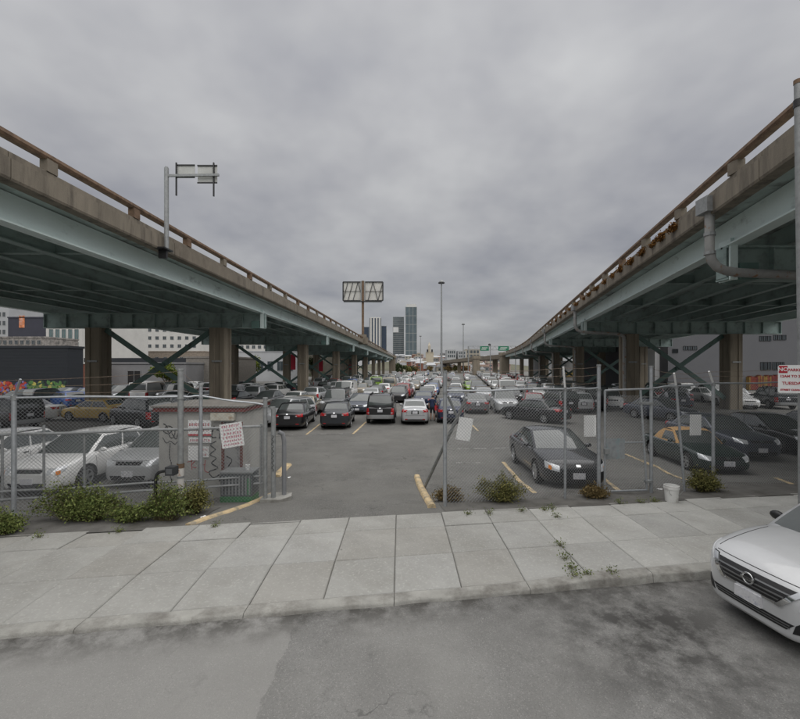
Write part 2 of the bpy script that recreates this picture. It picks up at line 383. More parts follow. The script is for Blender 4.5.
for a in range(-11, 11):
    x0, x1 = a*1.92-.08, a*1.92+1.92-.08
    mb = MB(); k = 8
    vs = []
    for j in range(k+1):
        x = x0+.004 + (x1-x0-.008)*j/k; y = kerbY(x); z = zk(x) + .004*math.sin(7*x)
        w = .012*math.sin(5.3*x)+.006*math.sin(17*x)
        vs += [(x, y+w-.02, -.1), (x, y+w, z-.025), (x, y+w+.022, z), (x, y+.195, z+.003), (x, y+.195, -.1)]
    fs = [(j*5+q, (j+1)*5+q, (j+1)*5+q+1, j*5+q+1) for j in range(k) for q in range(4)] + [(0,1,2,3,4), tuple(range(k*5+4, k*5-1, -1))]
    mb.add(vs, fs); o = mb.build('kerb_stone', M['kerb'], side, smooth=50)
# ------------------------------------------------------------------ painted lines in the lot
def line(pts, w, m, name, label, lift=.012):
    mb = MB(); pts = [Vector((p[0], p[1], 0)) for p in pts]; q = []
    for a, b in zip(pts, pts[1:]):
        k = max(1, int((b-a).length/.5))
        q += [a + (b-a)*(i/k) for i in range(k)]
    q.append(pts[-1]); vs = []
    for i, p in enumerate(q):
        d = (q[min(i+1,len(q)-1)] - q[max(i-1,0)]).normalized(); s_ = Vector((-d.y, d.x, 0))*w/2
        for e_ in (p+s_, p-s_): vs.append((e_.x, e_.y, zl(e_.x, e_.y)+lift))
    mb.add(vs, [(2*i, 2*i+1, 2*i+3, 2*i+2) for i in range(len(q)-1)])
    o = mb.build(name, M[m]); tag(o, label, 'road marking', None); return o
def lp(*pp): return [lot_at(*p) for p in pp]
line(lp((306,435),(320,424)), .11, 'yellow', 'parking_line', 'yellow bay line between the black sedan and dark blue sedan')
line(lp((353,434),(366,422)), .12, 'yellow', 'parking_line', 'yellow bay line between dark sedan and dark boxy SUV')
line(lp((503,462),(523,484),(536,494)), .13, 'yellow', 'parking_line', 'yellow bay line beside charcoal coupe behind weeds')
line(lp((468,421),(478,431)), .12, 'yellow', 'parking_line', 'short yellow mark on open asphalt behind tilted fence sign')
line(lp((602,477),(619,491)), .12, 'yellow', 'parking_line', 'yellow bay line seen through the pedestrian gate')
line(lp((640,460),(655,466),(686,480)), .12, 'yellow', 'parking_line', 'yellow bay line beside dark green convertible')
line(lp((775,478),(800,488)), .12, 'yellow', 'parking_line', 'yellow line on the asphalt before the slate sedan by the fence')
line(lp((625,454),(655,467)), .12, 'yellow', 'parking_line', 'yellow line end in the open aisle behind gate')
line(lp((275,436),(293,435)), .10, 'whiteline', 'parking_line', 'faint white line behind black sedan bumper')
line(lp((317,434),(343,434)), .10, 'whiteline', 'parking_line', 'faint white line behind dark blue sedan bumper')
line(lp((457,449),(508,448)), .10, 'whiteline', 'parking_line', 'long faint white line across the open aisle')
line(lp((492,438),(512,438)), .09, 'whiteline', 'parking_line', 'short faint white line before silver crossover')
line(lp((456,463),(480,463)), .09, 'whiteline', 'parking_line', 'faint white line near fence weeds')
# yellow painted berms either side of the driveway
def berm(pts, w, h, label):
    mb = MB(); pts = [Vector(p) for p in pts]; vs = []
    for i, p in enumerate(pts):
        d = (pts[min(i+1,len(pts)-1)] - pts[max(i-1,0)]); d.z = 0; d.normalize(); s_ = Vector((-d.y, d.x, 0))
        z = zl(p.x, p.y)
        for a, b in ((-.5,-.03),(-.38,h*.8),(-.15,h),(.15,h),(.38,h*.8),(.5,-.03)):
            q = p + s_*(a*w); vs.append((q.x, q.y, z+b))
    fs = [(j*6+k, (j+1)*6+k, (j+1)*6+k+1, j*6+k+1) for j in range(len(pts)-1) for k in range(5)] + [tuple(range(6)), tuple(range(len(pts)*6-1, len(pts)*6-7, -1))]
    mb.add(vs, fs); o = mb.build('asphalt_berm', M['yellow'], smooth=60); tag(o, label, 'kerb')
berm(lp((273,494),(262,499),(246,506),(226,513),(206,519),(188,526)), .16, .05, 'yellow painted berm curving from the scrawled gate post to the pavement')
berm(lp((288,465),(282,471),(276,477)), .3, .07, 'short yellow painted berm behind the scrawled gate post')
berm(lp((417,477),(420,486),(425,496),(432,508)), .2, .09, 'yellow painted berm beside the leaning steel strut')

# ================================================================== elevated highways
def viaduct(label, sgn, a, E, width, bents, cols, y0, y1, curve=0.0, yend=1e9, pipes=True):
    root = thing('elevated_highway', label, 'bridge', (sgn*E, 29, -.4))
    off0 = root.location.copy()
    def X(off, y): return sgn*(E + off) + a*y - curve*max(0, y-75)**2
    def path(ya, yb, step=5.0):
        k = max(1, int(math.ceil((yb-ya)/step))); return [ya + (yb-ya)*i/k for i in range(k+1)]
    def swp(sec, ya, yb, name, m, step=5.0, smooth=None):
        mb = MB(); mb.sweep([(sgn*u, z) for u, z in sec], [(X(0, y), y, 0) for y in path(ya, yb, step)])
        mb.v = [(p[0]-off0.x, p[1]-off0.y, p[2]-off0.z) for p in mb.v]
        return mb.build(name, M[m], root, smooth=smooth)
    def part(mb, name, m, par=None, smooth=None):
        mb.v = [(p[0]-off0.x, p[1]-off0.y, p[2]-off0.z) for p in mb.v]
        return mb.build(name, M[m], par or root, smooth=smooth)
    ZF0, ZF1, ZR = 7.87, 8.62, 9.1
    swp([(.42,7.99),(.42,8.35),(width-.42,8.35),(width-.42,7.99)], y0, y1, 'deck', 'soffit')
    # fascia panels on both edges, curb above, open rail on posts
    for inner in (True, False):
        def so(u): return u if inner else width - u
        y = y0; k = 0
        while y < y1 - .5:
            ye = min(y + 6.8, y1)
            swp([(so(.03),ZF0),(so(.0),ZF0+.06),(so(.0),ZF1-.2),(so(.07),ZF1-.17),(so(.07),ZF1-.02),(so(.10),ZF1),(so(.40),ZF1),(so(.40),ZF0)], y+.012, ye-.012, 'fascia_panel', 'conc_streak' if k % 3 else 'conc')
            y = ye; k += 1
        swp([(so(.06),ZR-.16),(so(.02),ZR-.1),(so(.04),ZR),(so(.26),ZR),(so(.28),ZR-.1),(so(.24),ZR-.16)], y0, y1, 'rail', 'rail')
        y = y0 + 1.2
        while y < min(y1, 150):
            mb = MB(); x = X(so(.15), y); mb.box(x-.11, x+.11, y-.17, y+.17, ZF1-.01, ZR-.14); part(mb, 'rail_post', 'rail' if random.random() < .4 else 'conc')
            y += 3.4
    # edge girders (web + flange + stiffeners) and stringers
    for u, nm in ((1.0, 'edge_girder'), (width-1.0, 'edge_girder')):
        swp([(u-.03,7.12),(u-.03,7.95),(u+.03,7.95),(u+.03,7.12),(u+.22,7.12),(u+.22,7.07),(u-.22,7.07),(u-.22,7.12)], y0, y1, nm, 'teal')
    ns = int((width-2)/2.15)
    for i in range(1, ns):
        u = 1.0 + (width-2)*i/ns
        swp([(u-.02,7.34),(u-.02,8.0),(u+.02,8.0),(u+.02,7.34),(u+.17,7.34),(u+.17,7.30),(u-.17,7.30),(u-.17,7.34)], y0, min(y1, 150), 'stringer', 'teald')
    # diaphragms between stringers
    y = bents[0] - 21.3*2 + 7.1
    while y < 110:
        if y > y0 + 1 and min(abs(y-b) for b in bents) > 2:
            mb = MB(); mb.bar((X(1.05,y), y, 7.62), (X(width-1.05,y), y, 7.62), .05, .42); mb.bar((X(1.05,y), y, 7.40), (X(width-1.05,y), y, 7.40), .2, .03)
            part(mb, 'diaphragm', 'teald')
        y += 7.1
    # bents
    for bi, by in enumerate(bents):
        near = by < 100
        mb = MB(); xa, xb = X(.75, by), X(width-.75, by)
        mb.bar((xa,by,6.58),(xb,by,6.58), .06, 1.0); mb.bar((xa,by,6.03),(xb,by,6.03), .5, .06); mb.bar((xa,by,7.05),(xb,by,7.05), .5, .06)
        part(mb, 'bent_cap', 'teald')
        if near:
            k = int(abs(xb-xa)/1.5)
            for i in range(k+1):
                x = xa + (xb-xa)*i/k
                mb = MB(); mb.box(x-.02, x+.02, by-.2, by+.2, 6.07, 7.01); part(mb, 'stiffener', 'teald')
            mb = MB()     # pale bearing plate at the inner girder end
            x = X(.90, by); mb.box(x-.03, x+.03, by-.27, by+.27, 5.98, 7.3); mb.box(x-.12*1, x+.12, by-.31, by-.25, 5.98, 7.3); part(mb, 'bearing_plate', 'teal')
            mb = MB(); x = X(1.35, by); mb.box(x-.28, x+.28, by-.36, by+.36, 5.98, 6.5); part(mb, 'bearing_block', 'tealb')
        cxs = []
        for cu in cols:
            x = X(cu, by); z0 = zl(x, by) - .05; w = .58; c = .07; cxs.append(x)
            mb = MB()
            sec = [(-w+c,-w),(-.2,-w),(-.17,-w+.06),(.17,-w+.06),(.2,-w),(w-c,-w),(w,-w+c),(w,-.2),(w-.06,-.17),(w-.06,.17),(w,.2),(w,w-c),(w-c,w),(-w+c,w),(-w,w-c),(-w,.2),(-w+.06,.17),(-w+.06,-.17),(-w,-.2),(-w,-w+c)]
            mb.prism([(x+p, by+q) for p, q in sec], z0, 6.0)
            co = part(mb, 'column', 'column')
            if near:
                mb = MB(); mb.box(x-.5, x+.5, by-.45, by+.45, 5.985, 6.0+.012); mb.box(x-.35,x+.35,by-.62,by-.585,3.55,3.68); part(mb, 'conduit_bracket', 'galvd', co)
        # cross bracing between the columns
        if len(cxs) > 1 and by < 140:
            xl, xr = sorted(cxs)[:2]
            for s_, p, q in ((-.1, (xl+.6, 5.9), (xr-.6, .55)), (.1, (xr-.6, 5.9), (xl+.6, .55))):
                mb = MB(); A, B = (p[0], by+s_, p[1]), (q[0], by+s_, q[1])
                mb.bar(A, B, .17, .34, up=(0,1,0)) if False else mb.bar(A, B, .07, .36)
                part(mb, 'brace', 'tealb')
            mb = MB(); mb.box((xl+xr)/2-.3,(xl+xr)/2+.3,by-.05,by+.05,2.95,3.5); part(mb, 'gusset', 'tealb')
        # downspout
        if pipes and by < 130:
            x = X(.0, by) - sgn*.12; xc = X(cols[0], by) - sgn*.72; yy = by - .62; zb = zl(xc, by)
            mb = MB(); r = .135
            path_ = [(x,yy,8.1),(x,yy,7.2),(x,yy,6.75),(x+sgn*.06,yy,6.5),(x+sgn*.22,yy,6.3),(x+sgn*.5,yy,6.18),(x+sgn*.9,yy,6.12),((x+xc)/2+sgn*.3,yy,6.06),(xc-sgn*.55,yy,5.98),(xc-sgn*.2,yy,5.9),(xc-sgn*.05,yy,5.72),(xc,yy,5.4),(xc,yy,3.0),(xc,yy,zb)]
            mb.tube(path_, r, 10); pp = part(mb, 'drain_pipe', 'pipe', smooth=40)
            mb = MB(); mb.box(x-.26,x+.2,yy-.24,yy+.24,7.95,8.42); part(mb, 'outlet_box', 'galvd', pp)
            for pz in (7.3, 6.72): 
                mb = MB(); mb.tube([(x,yy,pz-.05),(x,yy,pz+.05)], r+.025, 10); part(mb, 'pipe_collar', 'galvd', pp)
    return root, X
LB = [-13.6] + [29 + 21.3*k for k in range(0, 8)]
RB = [-8.3] + [13 + 21.3*k for k in range(0, 7)]
vl, XL = viaduct('elevated highway with a roadside sign pole bolted to its edge beside the booth lot', -1, .0375, 10.1, 17.4, LB, (4.0, 12.85), -24, 200, pipes=False)
vr, XR = viaduct('elevated highway with curved drain pipes and dry weeds sprouting along its edge', 1, .2425, 6.55, 18.4, RB, (4.75, 13.5), -24, 158, curve=.0006)
# end piers: concrete blocks at the far ends
def pier(x, y, w, d, z1, label):
    mb = MB(); mb.box(x-w/2, x+w/2, y-d/2, y+d/2, -.5, z1-1.4); mb.box(x-w/2-.35, x+w/2+.35, y-d/2-.3, y+d/2+.3, z1-1.4, z1)
    o = mb.build('concrete_pier', M['column']); tag(o, label, 'pier')
pier(XL(1.2,198), 201, 3.2, 3, 9.0, 'concrete end pier of the highway with the sign pole')
pier(XR(1.2,157), 160, 3.2, 3, 9.0, 'concrete end pier of the highway with drain pipes, taller one')
pier(33.5, 176, 2.6, 3, 8.2, 'concrete pier standing free at the start of the far ramp')
# far ramp, curving across behind the lot
def ramp():
    root = thing('distant_ramp', 'distant concrete ramp curving across behind the packed lot under green signs', 'ramp', (30,180,-.4)); o0 = root.location
    pts = [(47,160,8.0),(44,185,7.9),(40,215,7.7),(37,250,7.5),(36,300,7.2),(40,360,7.0),(50,420,7.0)]
    def sw_(sec, name, m):
        vs = []; n = len(sec)
        for i, p in enumerate(pts):
            p = Vector(p); d = Vector(pts[min(i+1,len(pts)-1)]) - Vector(pts[max(i-1,0)]); d.z = 0; d.normalize(); s_ = Vector((-d.y, d.x, 0))
            for u, z in sec: q = p + s_*u + Vector((0,0,z)) - o0; vs.append(tuple(q))
        mb = MB(); mb.add(vs, [(i*n+k, i*n+(k+1)%n, (i+1)*n+(k+1)%n, (i+1)*n+k) for i in range(len(pts)-1) for k in range(n)] + [tuple(range(n)), tuple(range(len(pts)*n-1,(len(pts)-1)*n-1,-1))])
        mb.build(name, M[m], root)
    sw_([(-4,-1.3),(-4,.5),(-3.7,.5),(-3.7,-.3),(3.7,-.3),(3.7,.5),(4,.5),(4,-1.3)], 'deck', 'conc')
    for p in pts[1:]:
        mb = MB(); mb.box(p[0]-1-o0.x,p[0]+1-o0.x,p[1]-.8-o0.y,p[1]+.8-o0.y,-.1,p[2]-1.0-o0.z); mb.build('column', M['column'], root)
ramp()
# sign seen from behind, bolted to the highway edge (near) and the big one farther along
def edge_sign(yy):
    x = XL(0, yy) + .16
    t = thing('roadside_sign', 'small highway sign seen from behind on a bent grey pole', 'sign', (x, yy, 7.9))
    mb = MB(); mb.tube([(0,0,0),(0,0,3.1),(0,0,3.25)], .085, 12); mb.tube([(0,0,3.25),(0,0,3.3)], .06, 12); mb.build('pole', M['galvd'], t, smooth=40)
    mb = MB(); mb.box(-.32,.1,-.3,.3,-.03,.03); mb.box(-.3,.02,-.05,.05,-.35,-.03); mb.build('bracket', M['black'], t)
    mb = MB(); mb.bar((0,0,2.95),(2.1,0,2.98),.07,.09); mb.build('arm', M['galvd'], t)
    for xx in (.36, 1.86): 
        mb = MB(); mb.bar((xx,.06,2.15 if xx>1 else 2.18),(xx,.06,3.5),.05,.05); mb.build('mounting_bar', M['black'], t)
    for x0, x1, z0, z1 in ((.38,1.08,2.92,3.42),(1.2,1.98,2.70,3.40)):
        mb = MB(); mb.box(x0,x1,.10,.125,z0,z1); p_ = mb.build('sign_panel', mat('sign_back_metal',(.50,.505,.48),.6,.1,3), t)
        for za, zb in ((z0-.02,z0+.03),(z1-.03,z1+.02)): mb = MB(); mb.box(x0-.01,x1+.01,.07,.099,za,zb); mb.build('panel_frame', M['black'], p_)
edge_sign(16.0)
def big_sign(yy):
    x = XL(.2, yy)
    t = thing('highway_sign', 'large highway sign seen from behind with truss frame on a single post', 'sign', (x, yy, 8.0))
    mb = MB(); mb.box(-1.0,1.0,-.9,.9,-.3,1.0); mb.box(-.7,.7,-.7,.7,1.0,1.6); mb.build('footing', M['conc'], t)
    mb = MB(); mb.tube([(0,0,1.5),(0,0,12.2)], .24, 12); mb.build('post', M['rail'], t, smooth=40)
    w, z0, z1 = 3.95, 8.35, 12.05
    pm = mat('sign_back_aluminium', (.58,.56,.52), .6, .1, 1)
    for i in range(8):
        a = -w + 2*w*i/8; mb = MB(); mb.box(a+.02, a+2*w/8-.02, .45, .5, z0+.06, z1-.06); mb.build('sign_panel', pm, t)
    mb = MB()
    for z in (z0, z1, (z0+z1)/2): mb.bar((-w,.3,z),(w,.3,z), .1, .22 if z != (z0+z1)/2 else .06)
    for s_ in (-1, 1): mb.bar((s_*w,.3,z0),(s_*w,.3,z1), .1, .22)
    mb.build('frame', M['black'], t)
    for i in range(8):
        if i == 4: continue
        a = -w + 2*w*i/8; b = a + 2*w/8
        mb = MB(); p, q = ((a,.27,z0),(b,.27,z1)) if (i < 4) == (i % 2 == 0 or i == 1) else ((a,.27,z1),(b,.27,z0)); mb.bar(p, q, .07, .12); mb.build('truss_bar', M['black'], t)
    mb = MB(); mb.box(-.45,.45,-.0,.35,z0-.1,z1+.1); mb.build('mast_box', M['galvd'], t)
    mb = MB(); mb.box(-w*.95,w*.95,-.5,.2,z0-.35,z0-.2); mb.build('catwalk', M['black'], t)
big_sign(79)
# ================================================================== cars
def paint(name, col, metal=.35, rough=.38):
    m = mat('paint_' + name, col, rough, .04, 3, metal=metal, coat=.8, dirt=tuple(c*.75+.02 for c in col), dscale=1.6, dlo=.52, dhi=.8, damt=.5)
    return m
PAINT = {k: paint(k, c, me) for k, (c, me) in {
    'white': ((.72,.72,.71), 0), 'bright silver': ((.58,.59,.60), .25), 'silver': ((.50,.51,.52), .35), 'grey': ((.17,.175,.18), .4), 'charcoal': ((.03,.034,.04), .3),
    'black': ((.012,.012,.014), .1), 'ink': ((.016,.018,.022), .2), 'dark blue': ((.018,.028,.065), .3), 'red': ((.30,.02,.022), .15), 'green': ((.012,.028,.024), .2),
    'blue': ((.03,.10,.33), .2), 'beige': ((.36,.31,.23), .3), 'yellow': ((.62,.42,.10), 0), 'lime green': ((.25,.42,.04), 0), 'slate': ((.07,.08,.105), .35), 'brown': ((.10,.06,.045), .25)}.items()}
GLASS = mat('car_glass', (.075,.085,.083), .05, .15, 2, spec=.8, ior=1.55)
TRIM = mat('black_trim', (.014,.014,.015), .45, .2, 5)
TYRE = mat('tyre_rubber', (.022,.022,.022), .85, .2, 12)
RIMM = mat('alloy_rim', (.45,.46,.47), .35, .08, 10, metal=.7)
LAMPW = mat('headlamp_glass', (.62,.64,.66), .12, .12, 14, metal=.25, spec=.9)
LAMPR = mat('tail_lamp_red', (.42,.012,.014), .15, .15, 12, spec=.8)
AMBER = mat('amber_lens', (.7,.22,.02), .2, .1, 10)
CHROME = mat('chrome', (.7,.71,.72), .15, .03, 5, metal=1)
PLATE = mat('number_plate', (.62,.62,.64), .5, .12, 16, dirt=(.25,.27,.36), dscale=14, dlo=.52, dhi=.62, damt=.5)
SOFT = mat('tan_canvas', (.50,.30,.13), .9, .1, 6)
def sm(e): e = max(0, min(1, e)); return e*e*(3-2*e)
def lerp(a, b, t): return a + (b-a)*t
def interp(tab, x):
    if x <= tab[0][0]: return tab[0][1]
    for (a, p), (b, q) in zip(tab, tab[1:]):
        if x <= b: return lerp(p, q, (x-a)/(b-a))
    return tab[-1][1]
def evalmods(me, mods):
    o = bpy.data.objects.new('tmp', me); COL.objects.link(o); extra = []
    for f in mods: extra.append(f(o))
    bpy.context.view_layer.update()
    dg = bpy.context.evaluated_depsgraph_get(); r = bpy.data.meshes.new_from_object(o.evaluated_get(dg))
    bpy.data.objects.remove(o)
    for x in extra:
        if x: bpy.data.objects.remove(x)
    return r
PROTO = {}
def car_proto(key, L, Wd, H, fo, ro, r, zc, zn, zd, belt, xf0, xf1, xr1, xr0, clear=.17, yr=.60, panes=(.03,.47,.5,.95), tail=None, sub=1, rack=False, soft=False, frontw=.72, grille=(.30,.50,.14), front='std', side_t=.88, lights='std', rearz=None, chin=False):
    D = dict(L=L, W=Wd, H=H, r=r, key=key); hw = Wd/2; h2 = L/2
    xa_f, xa_r = h2-fo, -h2+ro; D['ax'] = (xa_f, xa_r)
    tail = tail or zd
    # ---------- lower body loft
    st = [-1,-.985,-.955,-.91,-.85,-.78,-.70,-.6,-.5,-.4,-.3,-.2,-.1,0,.1,.2,.3,.4,.5,.6,.68,.75,.82,.88,.925,.96,.985,1]
    rings = []
    for s_ in st:
        x = s_*h2; ef = max(0, (x-(h2-.85))/.85); er = max(0, (-x-(h2-.7))/.7)
        w = hw*(1 - .06*ef - (.94-frontw)*ef**4 - .05*er - .13*er**5)
        zb = clear + .05*ef**3 + .10*er**2
        if x > xf0: t = (x-xf0)/(h2-xf0); zt = lerp(zc, zn, t**1.5)  - .0*t
        elif x < xr0: t = (xr0-x)/(max(.05, h2+xr0)); zt = lerp(zd, tail, t)
        else: zt = lerp(zd, zc, (x-xr0)/(xf0-xr0))
        zt -= .13*max(0, ef)**7 + .05*er**6
        zs = min(belt if x < xf0 else lerp(belt, zn-.03, sm((x-xf0)/(h2-xf0))), zt-.045)
        # half section from bottom centre to top centre
        mid = lerp(zb, zs, .52)
        sec = [(0, zb), (.55*w, zb), (.86*w, zb+.005), (.955*w, zb+.07), (.985*w, lerp(zb, zs, .32)), (1.0*w, mid), (.99*w, lerp(zb, zs, .74)), (.965*w, zs-.05), (.925*w, zs), (.80*w, lerp(zs, zt, .55)), (.45*w, lerp(zs, zt, .92)), (0, zt)]
        rings.append([(x, y, z) for y, z in sec] + [(x, -y, z) for y, z in sec[-2:0:-1]])
    mb = MB(); n = len(rings[0])
    def cap(ring, dx, k):
        cz = sum(p[2] for p in ring)/n
        return [(p[0]+dx, p[1]*k, cz + (p[2]-cz)*k) for p in ring]
    rings = [cap(rings[0], -.028, .8)] + rings + [cap(rings[-1], .04, .8)]
    for rg in rings: mb.v += rg
    for i in range(len(rings)-1):
        for k in range(n): mb.f.append((i*n+k, i*n+(k+1)%n, (i+1)*n+(k+1)%n, (i+1)*n+k)); mb.m.append(0)
    for base, rev in ((0, True), ((len(rings)-1)*n, False)):
        h = n//2     # quads across the end caps
        for k in range(h):
            a, b, c, d = base+k, base+k+1, base+(n-k-1)%n, base+(n-k)%n
            f = (a, b, c, d) if len({a,b,c,d}) == 4 else tuple(dict.fromkeys((a,b,c,d)))
            mb.f.append(f[::-1] if rev else f); mb.m.append(0)
    me = mb.mesh('body', [PAINT['silver'], TRIM])
    # wheel-arch cutters
    cut = MB()
    for ax in (xa_f, xa_r):
        for s_ in (-1, 1):
            ya, yb = sorted((s_*(hw-.30), s_*(hw+.2))); k = 22; vv = []
            for y in (ya, yb):
                for q in range(k): t = 2*math.pi*q/k; vv.append((ax + (r+.065)*math.cos(t), y, r-.01 + (r+.065)*math.sin(t)))
            cut.add(vv, [tuple(range(k-1,-1,-1)), tuple(range(k,2*k))] + [(q,(q+1)%k,k+(q+1)%k,k+q) for q in range(k)], 1)
    cme = cut.mesh('cut', [PAINT['silver'], TRIM])
    def f_sub(o):
        m = o.modifiers.new('s', 'SUBSURF'); m.levels = sub; m.render_levels = sub
    def f_bool(o):
        c = bpy.data.objects.new('cut', cme); COL.objects.link(c)
        m = o.modifiers.new('b', 'BOOLEAN'); m.operation = 'DIFFERENCE'; m.object = c; m.solver = 'EXACT'; return c
    smooth_body = evalmods(me, [f_sub])
    bv = BVHTree.FromPolygons([v.co.copy() for v in smooth_body.vertices], [tuple(p.vertices) for p in smooth_body.polygons])
    body = evalmods(me, [f_sub, f_bool])
    for p in body.polygons:
        p.use_smooth = True
        if p.center.z < clear + (.01 if chin else .075): p.material_index = 1
    body.set_sharp_from_angle(angle=R(38)); body.name = 'car_body'; D['body'] = body
    # ---------- conforming patch
    def patch(name, q, d, mats, nu=6, nv=4, off=.007, depth=.03):
        d = Vector(d).normalized(); g_ = []
        for j in range(nv+1):
            for i in range(nu+1):
                u, v = i/nu, j/nv
                p = Vector(q[0])*(1-u)*(1-v) + Vector(q[1])*u*(1-v) + Vector(q[2])*u*v + Vector(q[3])*(1-u)*v
                hit = bv.ray_cast(p, d)
                if hit[0] is None or hit[1].dot(d) > 0: hit = bv.find_nearest(p + d*1.0) 
                edge = i in (0, nu) or j in (0, nv)
                g_.append(hit[0] + hit[1]*(off) )
        m2 = MB(); w = nu+1; base = [p + d*depth for p in g_]
        fs = [(j*w+i, j*w+i+1, (j+1)*w+i+1, (j+1)*w+i) for j in range(nv) for i in range(nu)]
        k = len(g_); rim = list(range(w)) + [j*w+nu for j in range(1, nv+1)] + [nv*w+i for i in range(nu-1,-1,-1)] + [j*w for j in range(nv-1,0,-1)]
        fs += [(rim[a], rim[(a+1)%len(rim)], k+rim[(a+1)%len(rim)], k+rim[a]) for a in range(len(rim))]
        m2.add(g_ + base, fs); return m2.mesh(name, mats if isinstance(mats, list) else [mats], smooth=40)
    D['patch'] = patch; D['bv'] = bv; D['extra'] = []
    # ---------- cabin
    zb0 = min(zc, zd, belt) - .06; cy, cx_ = .05, .035; zr = H - cy
    yb_, yr_ = hw*.90, hw*yr*1.2
    def half(t): return lerp(yb_, yr_, t**1.25)
    def xF(t): return lerp(xf0+ (xf0-xf1)*(.06), xf1, t) + .04*math.sin(math.pi*t)
    def xR(t): return lerp(xr0, xr1, t) - .05*math.sin(math.pi*t)*(1 if xr1-xr0 < .6 else .6)
    def bow(v, t): return .16*(1-t*.45)*(1-v*v)
    def zz_(t, v): return lerp(zb0, zr, t) + cy*(1-v*v)*t
    def surf(face, a, b):
        if face == 'F': v = a; t = b; return Vector((xF(t) + bow(v,t), v*half(t), zz_(t, v)))
        if face == 'B': v = a; t = b; return Vector((xR(t) - bow(v,t)*.6, v*half(t), zz_(t, v)))
        if face in 'LR': s_ = 1 if face == 'L' else -1; t = b; x = lerp(xF(t), xR(t), a); return Vector((x, s_*(half(t) + .03*math.sin(math.pi*a)), lerp(zb0, zr, t)))
        if face == 'T':
            v = a; u = b; xa_ = xF(1)+bow(v,1); xb_ = xR(1)-bow(v,1)*.6
            return Vector((lerp(xa_, xb_, u), v*(half(1)+.03*math.sin(math.pi*u)), zr + cy*(1-v*v) + cx_*4*u*(1-u)))
    def grid(m2, face, na, nb, a0, a1, b0, b1, off=0.0, shear=None):
        vs = []
        for j in range(nb+1):
            for i in range(na+1):
                a, b = lerp(a0, a1, i/na), lerp(b0, b1, j/nb)
                if shear: a, b = shear(i/na, j/nb)
                p = surf(face, a, b)
                if off:
                    du = surf(face, a+.01, b) - surf(face, a-.01, b); dv = surf(face, a, b+.01) - surf(face, a, b-.01)
                    nn = du.cross(dv).normalized(); c = Vector(((xf0+xr0)/2, 0, zb0+.1))
                    if nn.dot(p-c) < 0: nn = -nn
                    p = p + nn*off
                vs.append(p)
        w = na+1; m2.add(vs, [(j*w+i, j*w+i+1, (j+1)*w+i+1, (j+1)*w+i) for j in range(nb) for i in range(na)])
    cb = MB()
    for fc in 'FB': grid(cb, fc, 10, 8, -1, 1, 0, 1)
    for fc in 'LR': grid(cb, fc, 14, 8, 0, 1, 0, 1)
    grid(cb, 'T', 10, 14, -1, 1, 0, 1)
    cme2 = cb.mesh('car_roof', [PAINT['silver']])
    b2 = bmesh.new(); b2.from_mesh(cme2); bmesh.ops.remove_doubles(b2, verts=b2.verts, dist=.002); bmesh.ops.recalc_face_normals(b2, faces=b2.faces); b2.to_mesh(cme2); b2.free()
    for p in cme2.polygons: p.use_smooth = True
    cme2.set_sharp_from_angle(angle=R(75)); D['roof'] = cme2
    def tz(z): return (z - zb0)/(zr - zb0)
    def glass(name, face, a0, a1, b0, b1, na=8, nb=6, shear=None):
        m2 = MB(); grid(m2, face, na, nb, a0, a1, b0, b1, .006, shear); return m2.mesh(name, [GLASS], smooth=60)
    D['windshield'] = glass('windshield', 'F', -.93, .93, tz(zc-.035), .955)
    rz = rearz if rearz else zd+.03
    D['rear_window'] = glass('rear_window', 'B', -.88, .88, tz(rz), .93)
    tb = tz(belt+.045)
    def pane(a0, a1, i):
        def sh(u, v):
            t = lerp(tb, side_t, v); return (lerp(a0, a1, u), t)
        return sh
    D['side'] = []
    for fc in 'LR':
        for i in range(0, len(panes), 2):
            D['side'].append(glass('side_window', fc, 0, 1, 0, 1, 8, 5, pane(panes[i], panes[i+1], i)))
    # ---------- lamps, grille, plates
    X = h2 + .6
    ly0, ly1 = hw*.44, hw*.86; lz = zn-.10
    D['head'] = []; D['tailp'] = []
    for s_ in (1, -1):
        d = (-1, -.35*s_, 0)
        o = .6*.35*s_ + .1*s_
        if front == 'coupe': q = [(X, s_*ly0+o, lz-.16), (X, s_*(ly1+.02)+o, lz-.09), (X, s_*(ly1+.04)+o, lz+.08), (X, s_*ly0+o, lz-.01)]
        else: q = [(X, s_*ly0+o, lz-.10), (X, s_*ly1+o, lz-.05), (X, s_*(ly1+.03)+o, lz+.10), (X, s_*ly0+o, lz+.03)]
        D['head'].append(patch('headlight', q, d, LAMPW))
        d = (1, -.3*s_, 0); Xr = -X; o = .6*.3*s_ + .06*s_; tzv = tail - .16
        if lights == 'suv': q = [(Xr, s_*hw*.66+o, tzv-.34), (Xr, s_*hw*.93+o, tzv-.34), (Xr, s_*hw*.93+o, tzv+.06), (Xr, s_*hw*.70+o, tzv+.06)]
        else: q = [(Xr, s_*hw*.46+o, tzv-.08), (Xr, s_*hw*.92+o, tzv-.09), (Xr, s_*hw*.92+o, tzv+.07), (Xr, s_*hw*.46+o, tzv+.05)]
        D['tailp'].append(patch('tail_light', q, d, LAMPR))
    gz0, gz1, gh = grille[0], grille[1], grille[2]
    gw = hw*.40
    D['grille'] = patch('grille', [(X,-gw,zn-.16),(X,gw,zn-.16),(X,gw*1.08,zn-.07),(X,-gw*1.08,zn-.07)], (-1,0,0), TRIM)
    D['intake'] = patch('air_intake', [(X,-hw*.52,clear+.09),(X,hw*.52,clear+.09),(X,hw*.58,clear+.21),(X,-hw*.58,clear+.21)], (-1,0,0), TRIM)
    D['rbump'] = patch('bumper_insert', [(-X,-hw*.7,clear+.13),(-X,hw*.7,clear+.13),(-X,hw*.7,clear+.22),(-X,-hw*.7,clear+.22)], (1,0,0), TRIM)
